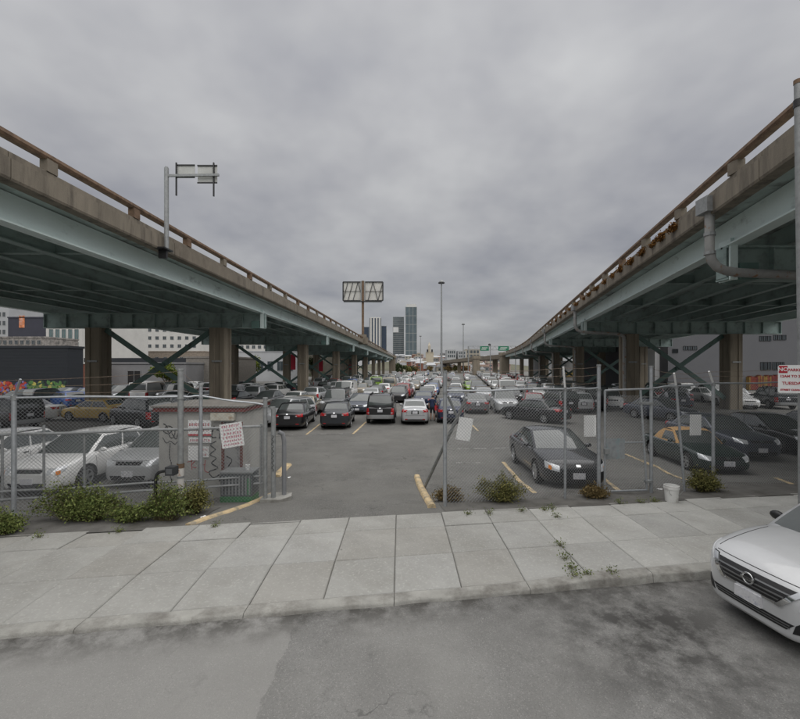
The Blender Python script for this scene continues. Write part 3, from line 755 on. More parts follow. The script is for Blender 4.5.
    D['plate_r'] = patch('number_plate', [(-X,-.16,tail-.34),(-X,.16,tail-.34),(-X,.16,tail-.18),(-X,-.16,tail-.18)], (1,0,0), PLATE, 2, 2, .012)
    D['plate_f'] = patch('number_plate', [(X,-.16,clear+.18),(X,.16,clear+.18),(X,.16,clear+.34),(X,-.16,clear+.34)], (-1,0,0), PLATE, 2, 2, .016)
    # rear seams, plate surround, reversing lamps, nose badge
    D['rear'] = [patch('plate_recess', [(-X,-.24,tail-.37),(-X,.24,tail-.37),(-X,.22,tail-.15),(-X,-.22,tail-.15)], (1,0,0), TRIM, 3, 2, .006)]
    zb_ = lerp(clear, tail, .50)
    D['rear'].append(patch('bumper_seam', [(-X,-hw*.80,zb_-.007),(-X,hw*.80,zb_-.007),(-X,hw*.80,zb_+.007),(-X,-hw*.80,zb_+.007)], (1,0,0), TRIM, 12, 1, .002, .004))
    for s_ in (1, -1):
        D['rear'].append(patch('boot_seam', [(-X,s_*hw*.56,zb_),(-X,s_*hw*.57,zb_),(-X,s_*hw*.62,tail-.03),(-X,s_*hw*.61,tail-.03)], (1,0,0), TRIM, 1, 6, .002, .004))
        D['rear'].append(patch('reverse_lamp', [(-X,s_*hw*.50,tail-.22),(-X,s_*hw*.60,tail-.22),(-X,s_*hw*.60,tail-.17),(-X,s_*hw*.50,tail-.17)], (1,0,0), LAMPW, 2, 1, .012) if lights == 'std' else patch('reverse_lamp', [(-X,s_*hw*.72,tail-.42),(-X,s_*hw*.86,tail-.42),(-X,s_*hw*.86,tail-.36),(-X,s_*hw*.72,tail-.36)], (1,0,0), LAMPW, 2, 1, .012))
        D['rear'].append(patch('reflector', [(-X,s_*hw*.52,clear+.20),(-X,s_*hw*.70,clear+.20),(-X,s_*hw*.70,clear+.24),(-X,s_*hw*.52,clear+.24)], (1,0,0), LAMPR, 2, 1, .010))
    D['rear'].append(patch('badge', [(-X,-.05,tail-.115),(-X,.05,tail-.115),(-X,.05,tail-.06),(-X,-.05,tail-.06)], (1,0,0), CHROME, 2, 2, .01))
    if rack: D['rear'].append(patch('step_bumper', [(-X,-hw*.86,clear+.14),(-X,hw*.86,clear+.14),(-X,hw*.86,clear+.36),(-X,-hw*.86,clear+.36)], (1,0,0), RIMM, 10, 3, .05, .06))
    D['nose'] = [patch('badge', [(X,-.06,zn-.14),(X,.06,zn-.14),(X,.06,zn-.085),(X,-.06,zn-.085)], (-1,0,0), CHROME, 2, 2, .018),
                 patch('bonnet_seam', [(X,-hw*.66,zn-.055),(X,hw*.66,zn-.055),(X,hw*.66,zn-.048),(X,-hw*.66,zn-.048)], (-1,0,0), TRIM, 12, 1, .002, .003)]
    for s_ in ((1, -1) if key in ('coupe', 'golf') else ()):
        D['nose'].append(patch('corner_lamp', [(X, s_*(ly1-.10)+.34*s_, lz-.12),(X, s_*(ly1+.0)+.34*s_, lz-.10),(X, s_*(ly1+.0)+.34*s_, lz+.0),(X, s_*(ly1-.10)+.34*s_, lz-.02)], (-1,-.5*s_,0), AMBER, 2, 2, .013))
    # door seams and handles (thin strips pressed on the flanks)
    D['door'] = []
    for s_ in (1, -1):
        Y = s_*(hw+.5); m2 = []
        zs0, zs1 = clear+.12, belt-.05
        cuts = [xf0-.18, lerp(xf0, xr0, .46)] + ([xa_r+.28] if len(panes) >= 4 and not soft else [])
        for c in cuts: m2.append(patch('door_seam', [(c-.006,Y,zs0),(c+.006,Y,zs0),(c+.006,Y,zs1),(c-.006,Y,zs1)], (0,-s_,0), TRIM, 1, 8, .002, .004))
        for c in cuts[1:]: m2.append(patch('door_handle', [(c+.08,Y,belt-.14),(c+.26,Y,belt-.14),(c+.26,Y,belt-.11),(c+.08,Y,belt-.11)], (0,-s_,0), CHROME if not soft else TRIM, 3, 1, .02, .03))
        D['door'] += m2
    # mirrors
    mm = MB(); pr = []
    for s_ in (1,):
        for i in range(7):
            t = -math.pi/2 + math.pi*i/6
            for k in range(10):
                a = 2*math.pi*k/10; pr.append((.055*math.cos(t)*math.cos(a) , .10*math.sin(t), .068*math.cos(t)*math.sin(a)))
    mm.add(pr, [(i*10+k, i*10+(k+1)%10, (i+1)*10+(k+1)%10, (i+1)*10+k) for i in range(6) for k in range(10)])
    mm.box(-.03,.03,-.16,-.06,-.05,-.01); D['mirror'] = mm.mesh('mirror', [PAINT['silver']], smooth=50)
    D['mirror_at'] = (lerp(xF(.2), xR(.2), .10), yb_+.12, belt+.08)
    # wheel: tyre and rim
    ty = MB(); w2 = .105
    ty.lathe([(r*.62,-w2),(r*.9,-w2),(r*.98,-w2*.8),(r,-w2*.5),(r,w2*.5),(r*.98,w2*.8),(r*.9,w2),(r*.64,w2),(r*.60,w2-.04)], 26); D['tyre'] = ty.mesh('tyre', [TYRE], smooth=40)
    rm = MB(); rm.lathe([(r*.66,w2+.004),(r*.60,w2+.004),(r*.57,w2-.05),(.02,w2-.055),(.0,w2-.055)], 26, mi=1); rm.lathe([(r*.665,w2+.006),(r*.585,w2+.008),(r*.565,w2-.02)], 26)
    for k in range(5):
        a = 2*math.pi*k/5 + .3
        for da in (-.13, .13):
            c, d = math.cos(a+da*.4), math.sin(a+da*.4); c2, d2 = math.cos(a+da), math.sin(a+da)
            rm.bar((.05*c, w2-.025, .05*d), (r*.60*c2, w2-.008, r*.60*d2), .035, .03, up=(0,1,0))
    rm.lathe([(.055,w2-.02),(.05,w2+.0),(.0,w2+.004)], 12); D['rim'] = rm.mesh('rim', [RIMM, TRIM], smooth=35)
    D['track'] = hw - .115
    if rack:
        D['rack'] = []
        for s_ in (1, -1):
            m2 = MB(); y = s_*yr_*.86; m2.bar((xf1-.35,y,H+.06),(xr1+.2,y,H+.06),.05,.05)
            for q in range(4): xx = lerp(xf1-.35, xr1+.2, q/3); m2.bar((xx,y,H-.06),(xx,y,H+.06),.06,.05,up=(1,0,0))
            D['rack'].append(m2.mesh('roof_rail', [TRIM]))
    D['soft'] = soft; PROTO[key] = D
    return D
car_proto('sedan', 4.6, 1.77, 1.46, .92, 1.03, .315, .98, .80, 1.08, .93, 1.08, .28, -1.05, -1.72, tail=1.06)
car_proto('sedan_b', 4.85, 1.84, 1.45, .95, 1.10, .33, .97, .80, 1.06, .92, 1.10, .20, -1.0, -1.80, tail=1.03, panes=(.03,.45,.48,.93))
car_proto('coupe', 4.77, 1.81, 1.42, .96, 1.07, .33, .97, .79, 1.04, .92, 1.12, .15, -.85, -1.92, tail=1.02, panes=(.03,.55,.58,.90), front='coupe', sub=2)
car_proto('hatchback', 4.2, 1.76, 1.48, .87, .75, .31, 1.0, .83, 1.05, .94, 1.05, .30, -1.38, -1.88, tail=1.0, panes=(.03,.43,.46,.80,.83,.95), rearz=1.08)
car_proto('golf', 4.35, 1.80, 1.46, .9, .8, .325, .98, .79, 1.05, .93, 1.12, .30, -1.35, -1.92, tail=1.0, panes=(.03,.43,.46,.78,.81,.94), rearz=1.08, sub=2)
car_proto('wagon', 4.65, 1.79, 1.58, .92, .95, .335, 1.05, .90, 1.08, 1.0, 1.05, .32, -1.75, -2.18, tail=1.04, clear=.20, panes=(.03,.38,.41,.70,.73,.95), lights='suv', rearz=1.12)
car_proto('suv', 4.68, 1.86, 1.72, .92, .98, .36, 1.14, .99, 1.15, 1.07, 1.02, .35, -1.85, -2.22, tail=1.10, clear=.23, panes=(.03,.38,.41,.70,.73,.95), lights='suv', rearz=1.16)
car_proto('boxy', 4.55, 1.85, 1.84, .85, 1.0, .38, 1.18, 1.06, 1.18, 1.12, .88, .38, -2.02, -2.20, tail=1.14, clear=.27, yr=.66, panes=(.03,.37,.40,.68,.72,.95), lights='suv', rack=True, rearz=1.22, frontw=.84)
car_proto('van', 5.2, 1.98, 2.08, .9, 1.15, .35, 1.25, 1.05, 1.2, 1.15, 1.55, .85, -2.46, -2.54, tail=1.16, clear=.22, yr=.72, panes=(.03,.30), lights='suv', rearz=1.3, frontw=.85)
car_proto('roadster', 3.96, 1.68, 1.23, .78, .90, .29, .84, .66, .86, .78, .62, .06, -.52, -1.05, tail=.80, panes=(.05,.62), soft=True, clear=.14, sub=2)
car_proto('subaru', 4.70, 1.78, 1.47, .97, 1.05, .33, 1.0, .84, 1.08, .94, 1.05, .22, -1.05, -1.78, tail=1.05, sub=2, panes=(.03,.43,.46,.80,.83,.94))
CARN = {'sedan':'sedan','sedan_b':'sedan','coupe':'coupe','hatchback':'hatchback','golf':'hatchback','wagon':'wagon','suv':'sport_utility','boxy':'sport_utility','van':'van','roadster':'convertible','subaru':'sedan'}
PLAIN = {'sedan':'sedan','sedan_b':'sedan','coupe':'coupe','hatchback':'hatchback','golf':'hatchback','wagon':'wagon','suv':'SUV','boxy':'SUV','van':'van','roadster':'convertible','subaru':'sedan'}
NCAR = [0]
def place_car(key, colour, X, Y, a, label, group=None, lod=0, z=None):
    """a: heading in degrees, 0 = away from the street, + turns left"""
    D = PROTO[key]; NCAR[0] += 1
    h = Vector((-math.sin(R(a)), math.cos(R(a))))
    f, b = D['ax']; pf = Vector((X, Y)) + h*f; pb = Vector((X, Y)) + h*b
    z0, z1 = (zl(pf.x, pf.y), zl(pb.x, pb.y)) if z is None else (z, z)
    t = thing('parked_' + CARN[key], label, 'van' if key == 'van' else 'car', (X, Y, lerp(z1, z0, -b/(f-b))), 0, group)
    t.rotation_euler = (0, -math.atan2(z0-z1, f-b), R(a+90))
    def ob(name, me, par=t, loc=None, rz=0, pm=None):
        o = obj(name, me, par, loc, rz)
        if pm: o.material_slots[0].link = 'OBJECT'; o.material_slots[0].material = pm
        return o
    pm = PAINT[colour]
    ob('body', D['body'], pm=pm)
    if D['soft']: rf = ob('soft_top', D['roof'], pm=SOFT)
    else: rf = ob('roof', D['roof'], pm=pm)
    ob('windshield', D['windshield']); ob('rear_window', D['rear_window'])
    for me in D['side']: ob('side_window', me)
    front_seen = math.cos(R(a)) < .3
    if lod < 2:
        for me in D['head']: ob('headlight', me)
        for me in D['tailp']: ob('tail_light', me)
    else:
        for me in (D['head'] if front_seen else D['tailp']): ob('headlight' if front_seen else 'tail_light', me)
    if lod < 2 or front_seen: ob('grille', D['grille'])
    if lod < 2:
        ob('air_intake', D['intake']); ob('bumper_insert', D['rbump'])
        ob('number_plate', D['plate_r']); ob('number_plate', D['plate_f'])
    elif not front_seen: ob('number_plate', D['plate_r'])
    for i, ax in enumerate(D['ax']):
        for s_ in (1, -1):
            if lod >= 2 and s_ != (1 if (X < 8) == front_seen else -1) and False: continue
            w = ob('wheel', D['tyre'], t, (ax, s_*D['track'], D['r']-.005), 0 if s_ > 0 else math.pi)
            if lod < 2: ob('rim', D['rim'], w)
    if lod < 2:
        mx, my, mz = D['mirror_at']
        for s_ in (1, -1): ob('mirror', D['mirror'], t, (mx, s_*my, mz), 0 if s_ > 0 else math.pi, TRIM if key == 'kerb_saloon' else pm)
    if lod < 2 and key != 'kerb_saloon':
        for me in D['rear'] + (D['nose'] if lod == 0 else []): ob(me.name.split('.')[0], me)
    if lod == 0:
        for me in D['door']: ob(me.name.split('.')[0], me)
    if 'rack' in D:
        for me in D['rack']: ob('roof_rail', me, rf)
    return t
def car_px(key, colour, px, py, end, a, label, group=None, lod=0):
    p = lot_at(px, py); h = Vector((-math.sin(R(a)), math.cos(R(a)))); L = PROTO[key]['L']
    c = Vector((p.x, p.y)) + h*(L/2 if end == 'rear' else -L/2)
    return place_car(key, colour, c.x, c.y, a, label, group, lod)
OCC = []   # footprints of cars already placed
def occ(o): OCC.append((o.location.x, o.location.y)); return o
# ---------- cars one can point at
occ(car_px('sedan_b','black', 287,431,'rear', 3, 'black sedan with bright red tail lights next to the silver wagon by booth'))
occ(car_px('sedan','charcoal', 334,430,'rear', 2, 'dark charcoal sedan between the black sedan and the boxy SUV'))
occ(car_px('boxy','black', 380,425,'rear', -1, 'boxy black SUV with roof rails, rear facing the driveway'))
occ(car_px('sedan','silver', 415,425.5,'rear', -1, 'clean silver sedan in the front row with person standing beside it'))
occ(car_px('hatchback','dark blue', 451,424,'rear', -3, 'dark blue hatchback right behind the leaning steel strut'))
occ(car_px('sedan_b','grey', 478,414.5,'rear', -5, 'grey sedan parked beside the silver crossover, rear to the aisle'))
occ(car_px('suv','silver', 508,414.5,'front', 174, 'silver crossover facing the aisle beside a red hatchback'))
occ(car_px('hatchback','red', 536,414.5,'front', 166, 'red hatchback with white headlights facing the aisle'))
occ(car_px('sedan','black', 566,424,'rear', 38, 'black sedan parked slantwise in the open aisle'))
occ(car_px('suv','black', 571,414,'rear', 4, 'black SUV just behind the slanted black sedan'))
occ(car_px('wagon','silver', 584,414,'rear', -6, 'silver wagon with tall red tail lights near the highway columns'))
occ(car_px('van','black', 597,412,'rear', -8, 'black van squeezed beside the silver wagon'))
occ(car_px('suv','white', 613,411,'front', 160, 'white SUV facing the aisle beside a highway column'))
occ(place_car('sedan','slate', 17.8, 27.4, -160, 'slate sedan parked behind the pedestrian gate near the second highway column'))
occ(place_car('coupe','ink', 4.92, 13.1, 177, 'charcoal coupe with amber corner lamps facing the chain link fence'))
occ(place_car('roadster','green', 10.55, 14.55, 174, 'dark green convertible with tan canvas top behind the fence'))
occ(place_car('subaru','slate', 13.35, 16.9, 176, 'slate sedan with bright headlights next to the convertible'))
occ(place_car('sedan_b','black', 16.2, 17.6, 178, 'black sedan between the slate sedan and the grey sedan in the fenced row'))
occ(place_car('sedan','grey', 19.3, 18.0, 178, 'grey sedan farthest from the pedestrian gate in the fenced row'))
occ(place_car('golf','white', -9.85, 12.75, 180, 'white hatchback with black grille next to the silver hatchback by booth'))
occ(place_car('sedan','white', -12.7, 12.6, 180, 'white sedan on the far side of the white hatchback from the booth'))
occ(place_car('hatchback','silver', -7.72, 13.45, 180, 'silver hatchback parked between the white hatchback and the booth'))
# second row, left: cars behind the fence
occ(car_px('boxy','black', 30,430,'rear', 74, 'black SUV standing broadside behind the white hatchback'))
occ(car_px('sedan','white', 62,420,'rear', 110, 'white sedan half hidden behind the broadside black SUV'))
occ(car_px('hatchback','blue', 78,409,'rear', 60, 'bright blue hatchback beside the first highway column'))
occ(car_px('sedan','yellow', 128,421,'rear', 80, 'yellow taxi sedan under the highway behind the braces'))
occ(car_px('suv','charcoal', 163,428,'rear', 60, 'charcoal SUV parked right behind the booth'))
occ(car_px('wagon','silver', 262,427,'front', 158, 'silver wagon facing the aisle between booth and black sedan'))
occ(car_px('sedan','beige', 302,418,'rear', 4, 'beige sedan behind the black front row sedan'))
occ(car_px('boxy','grey', 330,415,'front', 176, 'grey boxy SUV facing the aisle behind the charcoal sedan'))
occ(car_px('sedan_b','slate', 357,415,'front', 178, 'slate sedan facing the aisle next to the boxy black SUV'))
occ(car_px('van','white', 350,398,'rear', 176, 'white cargo van rising above the packed rows'))
occ(car_px('van','lime green', 376,390.5,'rear', 0, 'lime green van among the packed cars near the white cargo van'))
occ(car_px('hatchback','lime green', 472,392,'front', 180, 'lime green hatchback in the packed rows near the slim lamp post'))
# ---------- the packed rows behind
rnd = random.Random(5)
COLS = [(XL(u, y), y) for y in LB for u in (4.0, 12.85)] + [(XR(u, y), y) for y in RB for u in (4.75, 13.5)]
def kof(x30): return .035 + (x30+14)/34*.20
kinds = ['sedan']*7 + ['sedan_b']*6 + ['hatchback']*4 + ['wagon']*3 + ['suv']*5 + ['boxy']*2 + ['van']*1
cols = ['silver']*7 + ['white']*8 + ['grey']*5 + ['charcoal']*3 + ['black']*5 + ['dark blue']*2 + ['slate']*2 + ['red']*2 + ['beige']*1 + ['blue']*1
rows = [30.5 + 5.7*j for j in range(12)] + [101 + 8.0*j for j in range(11)]
cand = []
for ri, y in enumerate(rows):
    x30 = -34.0
    while x30 < 38:
        xx = x30 + kof(x30)*(y-30); 
        cand.append((ri, xx, y, x30)); x30 += 2.72 if y < 95 else 3.1
for ri, xx, y, x30 in cand:
    if NCAR[0] >= 292: break
    px = CX + FPX*xx/y
    if px < -10 or px > 815: continue
    if xx < XL(17, y) - 12 or xx > XR(20, y): continue
    if y > 62 and (xx < XL(9, y) or xx > XR(9, y)): continue
    if y > 95 and (xx < XL(2, y) or xx > XR(1.5, y)): continue
    if y > 62 and abs(xx/y) > .36: continue
    if rnd.random() < (.08 if y < 62 else .17): continue
    if x30 > 17 and y < 34: continue
    yy = y + rnd.uniform(-.5, .5)
    if min((abs(a-xx)/1.0 + abs(b-yy)*.0 if abs(b-yy) < 3.4 else 9) for a, b in COLS) < 1.75: continue
    if any(abs(a-xx) < 2.15 and abs(b-yy) < 5.0 for a, b in OCC): continue
    if y < 36 and xx < -13.5 and rnd.random() < .35: continue
    k = rnd.choice(kinds); c = rnd.choice(cols)
    if k == 'van' and c not in ('white', 'silver', 'grey', 'beige'): c = 'white'
    lane = int((x30+34)/2.72)
    a = (rnd.choice((0, 180)) if rnd.random() < .35 else (0 if lane % 4 in (0, 1, 2) else 180)) - math.degrees(math.atan(kof(x30))) + rnd.uniform(-3, 3)
    zone = ('under the highway with the sign pole' if xx < XL(0, y) else 'under the highway with drain pipes' if xx > XR(0, y) else 'in the open rows between highways' if y < 80 else 'far down the open lot')
    face = 'nose to the street' if math.cos(R(a)) < 0 else 'tail to the street'
    occ(place_car(k, c, xx + rnd.uniform(-.12,.12), yy, a, f'{c} {PLAIN[k]} parked {face} {zone}', 'cars packed in the lot', 1 if y < 40 else 2))
print('cars', NCAR[0])
# ================================================================== silver saloon at the kerb
def kerb_car():
    D = car_proto('kerb_saloon', 4.47, 1.70, 1.51, .86, .98, .31, 1.03, .83, 1.12, .94, 1.12, .32, -1.1, -1.75, tail=1.08, sub=2, clear=.15, frontw=.62, chin=True)
    CARN['kerb_saloon'] = 'saloon'
    X = 4.47/2 + .6; hw = .85; pt = D['patch']
    CHR = CHROME
    # replace the generic front by this car's own
    D['head'] = []
    for s_ in (1, -1):
        d = (-1, -.55*s_, -.12); o = .6*.55*s_ + .06*s_
        D['head'].append(pt('headlight', [(X, s_*.44+o, .63), (X, s_*.73+o, .70), (X, s_*.82+o, .95), (X, s_*.46+o, .745)], d, LAMPW, 10, 6, .008))
    D['grille'] = pt('grille', [(X,-.30,.555),(X,.30,.555),(X,.47,.735),(X,-.47,.735)], (-1,0,0), TRIM, 12, 6, .006)
    D['intake'] = pt('air_intake', [(X,-.40,.315),(X,.40,.315),(X,.47,.395),(X,-.47,.395)], (-1,0,0), TRIM, 12, 4, .006)
    D['plate_f'] = pt('number_plate', [(X,-.155,.40),(X,.155,.40),(X,.155,.53),(X,-.155,.53)], (-1,0,0), PLATE, 2, 2, .03)
    u = Vector((math.cos(math.atan(SL)), math.sin(math.atan(SL))))
    a = math.degrees(math.atan2(-(-u.x), -u.y))     # heading along -u
    c = Vector((4.22, 4.80)) + u*(4.47/2)
    t = place_car('kerb_saloon', 'bright silver', c.x, c.y, a, 'silver saloon with chrome V grille parked at the kerb', z=0.0)
    g_ = [o for o in t.children if o.name.startswith('grille')][0]
    b_ = [o for o in t.children if o.name.startswith('body')][0]
    i_ = [o for o in t.children if o.name.startswith('air_intake')][0]
    for z in (.597, .640, .683):
        w = lerp(.31, .43, (z-.58)/.12); obj('grille_slat', pt('grille_slat', [(X,-w,z-.006),(X,w,z-.006),(X,w,z+.006),(X,-w,z+.006)], (-1,0,0), GREYC, 14, 1, .014, .01), g_)
    for s_ in (1, -1):
        obj('chrome_strip', pt('chrome_strip', [(X,s_*.29,.535),(X,s_*.345,.53),(X,s_*.55,.755),(X,s_*.475,.75)], (-1,0,0), CHR, 2, 8, .018, .02), g_)
        obj('chrome_strip', pt('chrome_strip', [(X,s_*.29,.535),(X,s_*.15,.540),(X,s_*.15,.555),(X,s_*.30,.563)], (-1,0,0), CHR, 4, 1, .014, .015), g_)
        obj('fog_recess', pt('fog_recess', [(X,s_*.60+.0,.30),(X,s_*.74,.33),(X,s_*.70,.47),(X,s_*.63,.40)], (-1,-.25*s_,0), TRIM, 4, 4, .006), t)
        obj('bonnet_seam', pt('bonnet_seam', [(X-1.6,s_*.62,1.6),(X-1.6,s_*.632,1.6),(X-.62,s_*.562,1.6),(X-.62,s_*.55,1.6)], (0,0,-1), TRIM, 1, 12, .002, .002), b_)
        obj('wiper', pt('wiper', [(1.02,s_*.55-.25,1.6),(1.035,s_*.55-.25,1.6),(1.06,s_*.45+.1,1.6),(1.045,s_*.45+.1,1.6)], (0,0,-1), TRIM, 6, 1, .02, .02), t)
    obj('bonnet_seam', pt('bonnet_seam', [(X,-.54,.778),(X,.54,.778),(X,.54,.784),(X,-.54,.784)], (-1,0,0), TRIM, 16, 1, .002, .002), b_)
    for z in (.342, .37): obj('grille_slat', pt('grille_slat', [(X,-.43,z-.005),(X,.43,z-.005),(X,.43,z+.005),(X,-.43,z+.005)], (-1,0,0), GREYC, 12, 1, .012, .01), i_)
    # round emblem with a bar across
    hit = D['bv'].ray_cast(Vector((X,0,.672)), Vector((-1,0,0))); p = hit[0]
    mb = MB(); n_, m_n = 24, 8
    for i in range(n_):
        t_ = 2*math.pi*i/n_
        for k in range(m_n):
            q = 2*math.pi*k/m_n; rr = .062 + .0095*math.cos(q); mb.v.append((p.x+.032+.009*math.sin(q), rr*math.cos(t_), p.z+rr*math.sin(t_)))
    for i in range(n_):
        for k in range(m_n): mb.f.append((i*m_n+k, ((i+1)%n_)*m_n+k, ((i+1)%n_)*m_n+(k+1)%m_n, i*m_n+(k+1)%m_n)); mb.m.append(0)
    mb.box(p.x+.02, p.x+.045, -.078, .078, p.z-.014, p.z+.014)
    em = mb.build('emblem', CHR, g_, smooth=50)
    mb = MB(); mb.tube([(p.x-.01,0,p.z),(p.x+.026,0,p.z)], .056, 20); mb.build('emblem_disc', TRIM, em)
    me = text_mesh('NISSAN', .026, thick=.0006, bold=.0004); me.materials.append(TRIM)
    o = obj('lettering', me, g_); o.rotation_euler = (R(90), 0, R(90)); o.location = (p.x+.0465, 0, p.z)
GREYC = mat('grey_chrome', (.22,.225,.23), .3, .05, 5, metal=.7)
kerb_car()

# ================================================================== chain link fences
def mesh_panel(a, b, ztop, zbot=.05, pitch=.078, r=.0026):
    """woven wires between a and b (ground points); returns mesh builder in world coordinates"""
    a, b = Vector(a), Vector(b); w = Vector((b.x-a.x, b.y-a.y)).length; h = ztop - zbot
    d = Vector((b.x-a.x, b.y-a.y, 0))/w; nrm = Vector((-d.y, d.x, 0)); mb = MB()
    def pt(u, v, off): return Vector((a.x, a.y, 0)) + d*u + nrm*off + Vector((0,0, lerp(a.z, b.z, u/w) + zbot + v))
    for fam in (1, -1):
        c = -h if fam == 1 else 0.0
        c += pitch*.5
        while c < (w if fam == 1 else w + h):
            # u = c + v (fam 1) or u = c - v
            if fam == 1: v0 = max(0, -c); v1 = min(h, w-c)
            else: v0 = max(0, c-w); v1 = min(h, c)
            if v1 - v0 > .02:
                p, q = pt(c + fam*v0, v0, fam*.002), pt(c + fam*v1, v1, fam*.002)
                s_ = (q-p).normalized(); t1 = s_.cross(nrm).normalized()
                vs = []
                for e_ in (p, q):
                    for k in range(3): th = 2*math.pi*k/3; vs.append(e_ + t1*(r*math.cos(th)) + nrm*(r*math.sin(th)))
                mb.add(vs, [(0,1,4,3),(1,2,5,4),(2,0,3,5)])
            c += pitch
    return mb
def gpt(x, y): return Vector((x, y, zl(x, y)))
def shift(mb, o):
    mb.v = [(p[0]-o.x, p[1]-o.y, p[2]-o.z) for p in mb.v]; return mb
def barbed(a, b, r=.0035):
    mb = MB(); a, b = Vector(a), Vector(b); L = (b-a).length; k = max(2, int(L/.5))
    pts = [a + (b-a)*(i/k) - Vector((0,0,.03*math.sin(math.pi*i/k))) for i in range(k+1)]
    mb.tube(pts, r, 4); d = (b-a).normalized(); q = int(L/.13)
    for i in range(q):
        p = a + (b-a)*((i+.5)/q) - Vector((0,0,.03*math.sin(math.pi*(i+.5)/q))); t = Vector((random.uniform(-1,1),random.uniform(-1,1),random.uniform(-1,1))).normalized()*.02
        mb.tube([p-t, p+t], .0025, 3, cap=False)
    return mb
def fence(label, posts, wires=True, panels=None):
    """posts: dicts x,y, ztop (absolute), r, arm (dx,dy,dz) or None, lean"""
    o0 = gpt(posts[0]['x'], posts[0]['y']); root = thing('chain_link_fence', label, 'fence', o0); tops = []
    for p in posts:
        g_ = gpt(p['x'], p['y']); r = p.get('r', .03); lx = p.get('lean', 0); zt = p['z']; ext = p.get('ext', 0)
        top = Vector((g_.x+lx, g_.y, zt+ext)); p['g'] = g_; p['t'] = Vector((g_.x+lx, g_.y, zt))
        mb = MB(); mb.tube([g_-Vector((0,0,.1)), top], r, 10); po = shift(mb, o0).build('post', M['galv'] if r < .05 else M['galvd'], root, smooth=40)
        mb = MB(); mb.tube([top-Vector((0,0,.01)), top+Vector((0,0,.035))], r*1.18, 10); mb.tube([p['t']-Vector((0,0,.06)), p['t']-Vector((0,0,.02))], r*1.25, 10); shift(mb, o0).build('post_cap', M['galvd'], po)
        if p.get('arm'):
            e_ = top + Vector(p['arm']); mb = MB(); mb.bar(top, e_, .035, .035); shift(mb, o0).build('barb_arm', M['white'] if p.get('warm') else M['galv'], po)
            p['e'] = e_
        else: p['e'] = top
    for i, (p, q) in enumerate(zip(posts, posts[1:])):
        if p.get('gap'): continue
        mb = MB(); k = 6; A, B = p['t'], q['t']
        mb.tube([A + (B-A)*(j/k) + Vector((0,0,.012*math.sin(5*j+A.x))) for j in range(k+1)], .022, 8); shift(mb, o0).build('top_rail', M['galv'], root, smooth=40)
        if not p.get('nomesh'):
            mb = mesh_panel(p['g'], q['g'], 0, 0) if False else None
            a, b = p['g'].copy(), q['g'].copy(); h = min(p['t'].z - a.z, q['t'].z - b.z)
            mb = mesh_panel(a, b, h, .06); shift(mb, o0).build('mesh_panel', M['wire'], root, fix=False)
        if wires and not p.get('nowire'):
            for f in (.25, .6, .95):
                A = p['t'] + (p['e']-p['t'])*f; B = q['t'] + (q['e']-q['t'])*f
                mb = barbed(A, B); shift(mb, o0).build('barbed_wire', M['barb'], root, fix=False)
    return root
ARM = (-.22, -.16, .40)
fence('chain link fence with barbed wire arms in front of the charcoal coupe', [
    dict(x=1.01, y=8.99, z=2.66, r=.045, ext=.42, arm=None),
    dict(x=3.93, y=9.52, z=2.68, arm=(-.10,-.14,.52), warm=1),
    dict(x=4.90, y=9.86, z=2.68, r=.045, ext=.55, gap=1),
    dict(x=6.28, y=10.0, z=2.68, r=.04, ext=.52, ),
    dict(x=7.18, y=10.08, z=2.72, arm=(-.15,-.14,.33), lean=-.22, warm=1),
    dict(x=8.09, y=10.33, z=2.77, r=.04, arm=(-.22,-.14,.32), warm=1),
    dict(x=10.9, y=10.85, z=2.80, arm=ARM), dict(x=13.8, y=11.3, z=2.82, arm=ARM), dict(x=16.8, y=11.8, z=2.82, arm=ARM)])
fence('chain link fence with a sagging top rail in front of the booth', [
    dict(x=-17.4, y=6.4, z=2.55, arm=(.25,-.1,.4)), dict(x=-14.2, y=7.0, z=2.56, arm=(.25,-.1,.4)), dict(x=-11.1, y=7.65, z=2.56, arm=(.25,-.1,.4)),
    dict(x=-8.03, y=8.32, z=2.57, r=.045, arm=(.23,-.1,.38)),
    dict(x=-4.99, y=9.10, z=2.53, r=.062, ext=.6),
    dict(x=-4.63, y=9.30, z=2.52, r=.04, ext=.24, nowire=1),
    dict(x=-3.30, y=9.80, z=2.27, r=.05, ext=.15)])
# short lengths of wire and grey sleeve on the tall post: white painted foot
t = thing('painted_post_sleeve', 'peeling white painted sleeve with rust around the foot of the tall post', 'sleeve', gpt(-4.99, 9.10))
mb = MB(); mb.tube([(0,0,0),(0,0,1.05)], .072, 12); mb.build('sleeve', mat('peeling_white_paint', (.6,.58,.55), .7, .1, 8, dirt=(.32,.17,.09), dscale=6, dlo=.56, dhi=.64), t, smooth=40)
mb = MB(); mb.tube([(0,0,.95),(0,0,1.05)], .078, 12); mb.build('rust_band', M['rail'], t, smooth=40)
for z in (.45,.72): mb = MB(); mb.tube([(0,0,z),(0,0,z+.05)], .077, 12); mb.build('steel_band', M['galvd'], t, smooth=40)
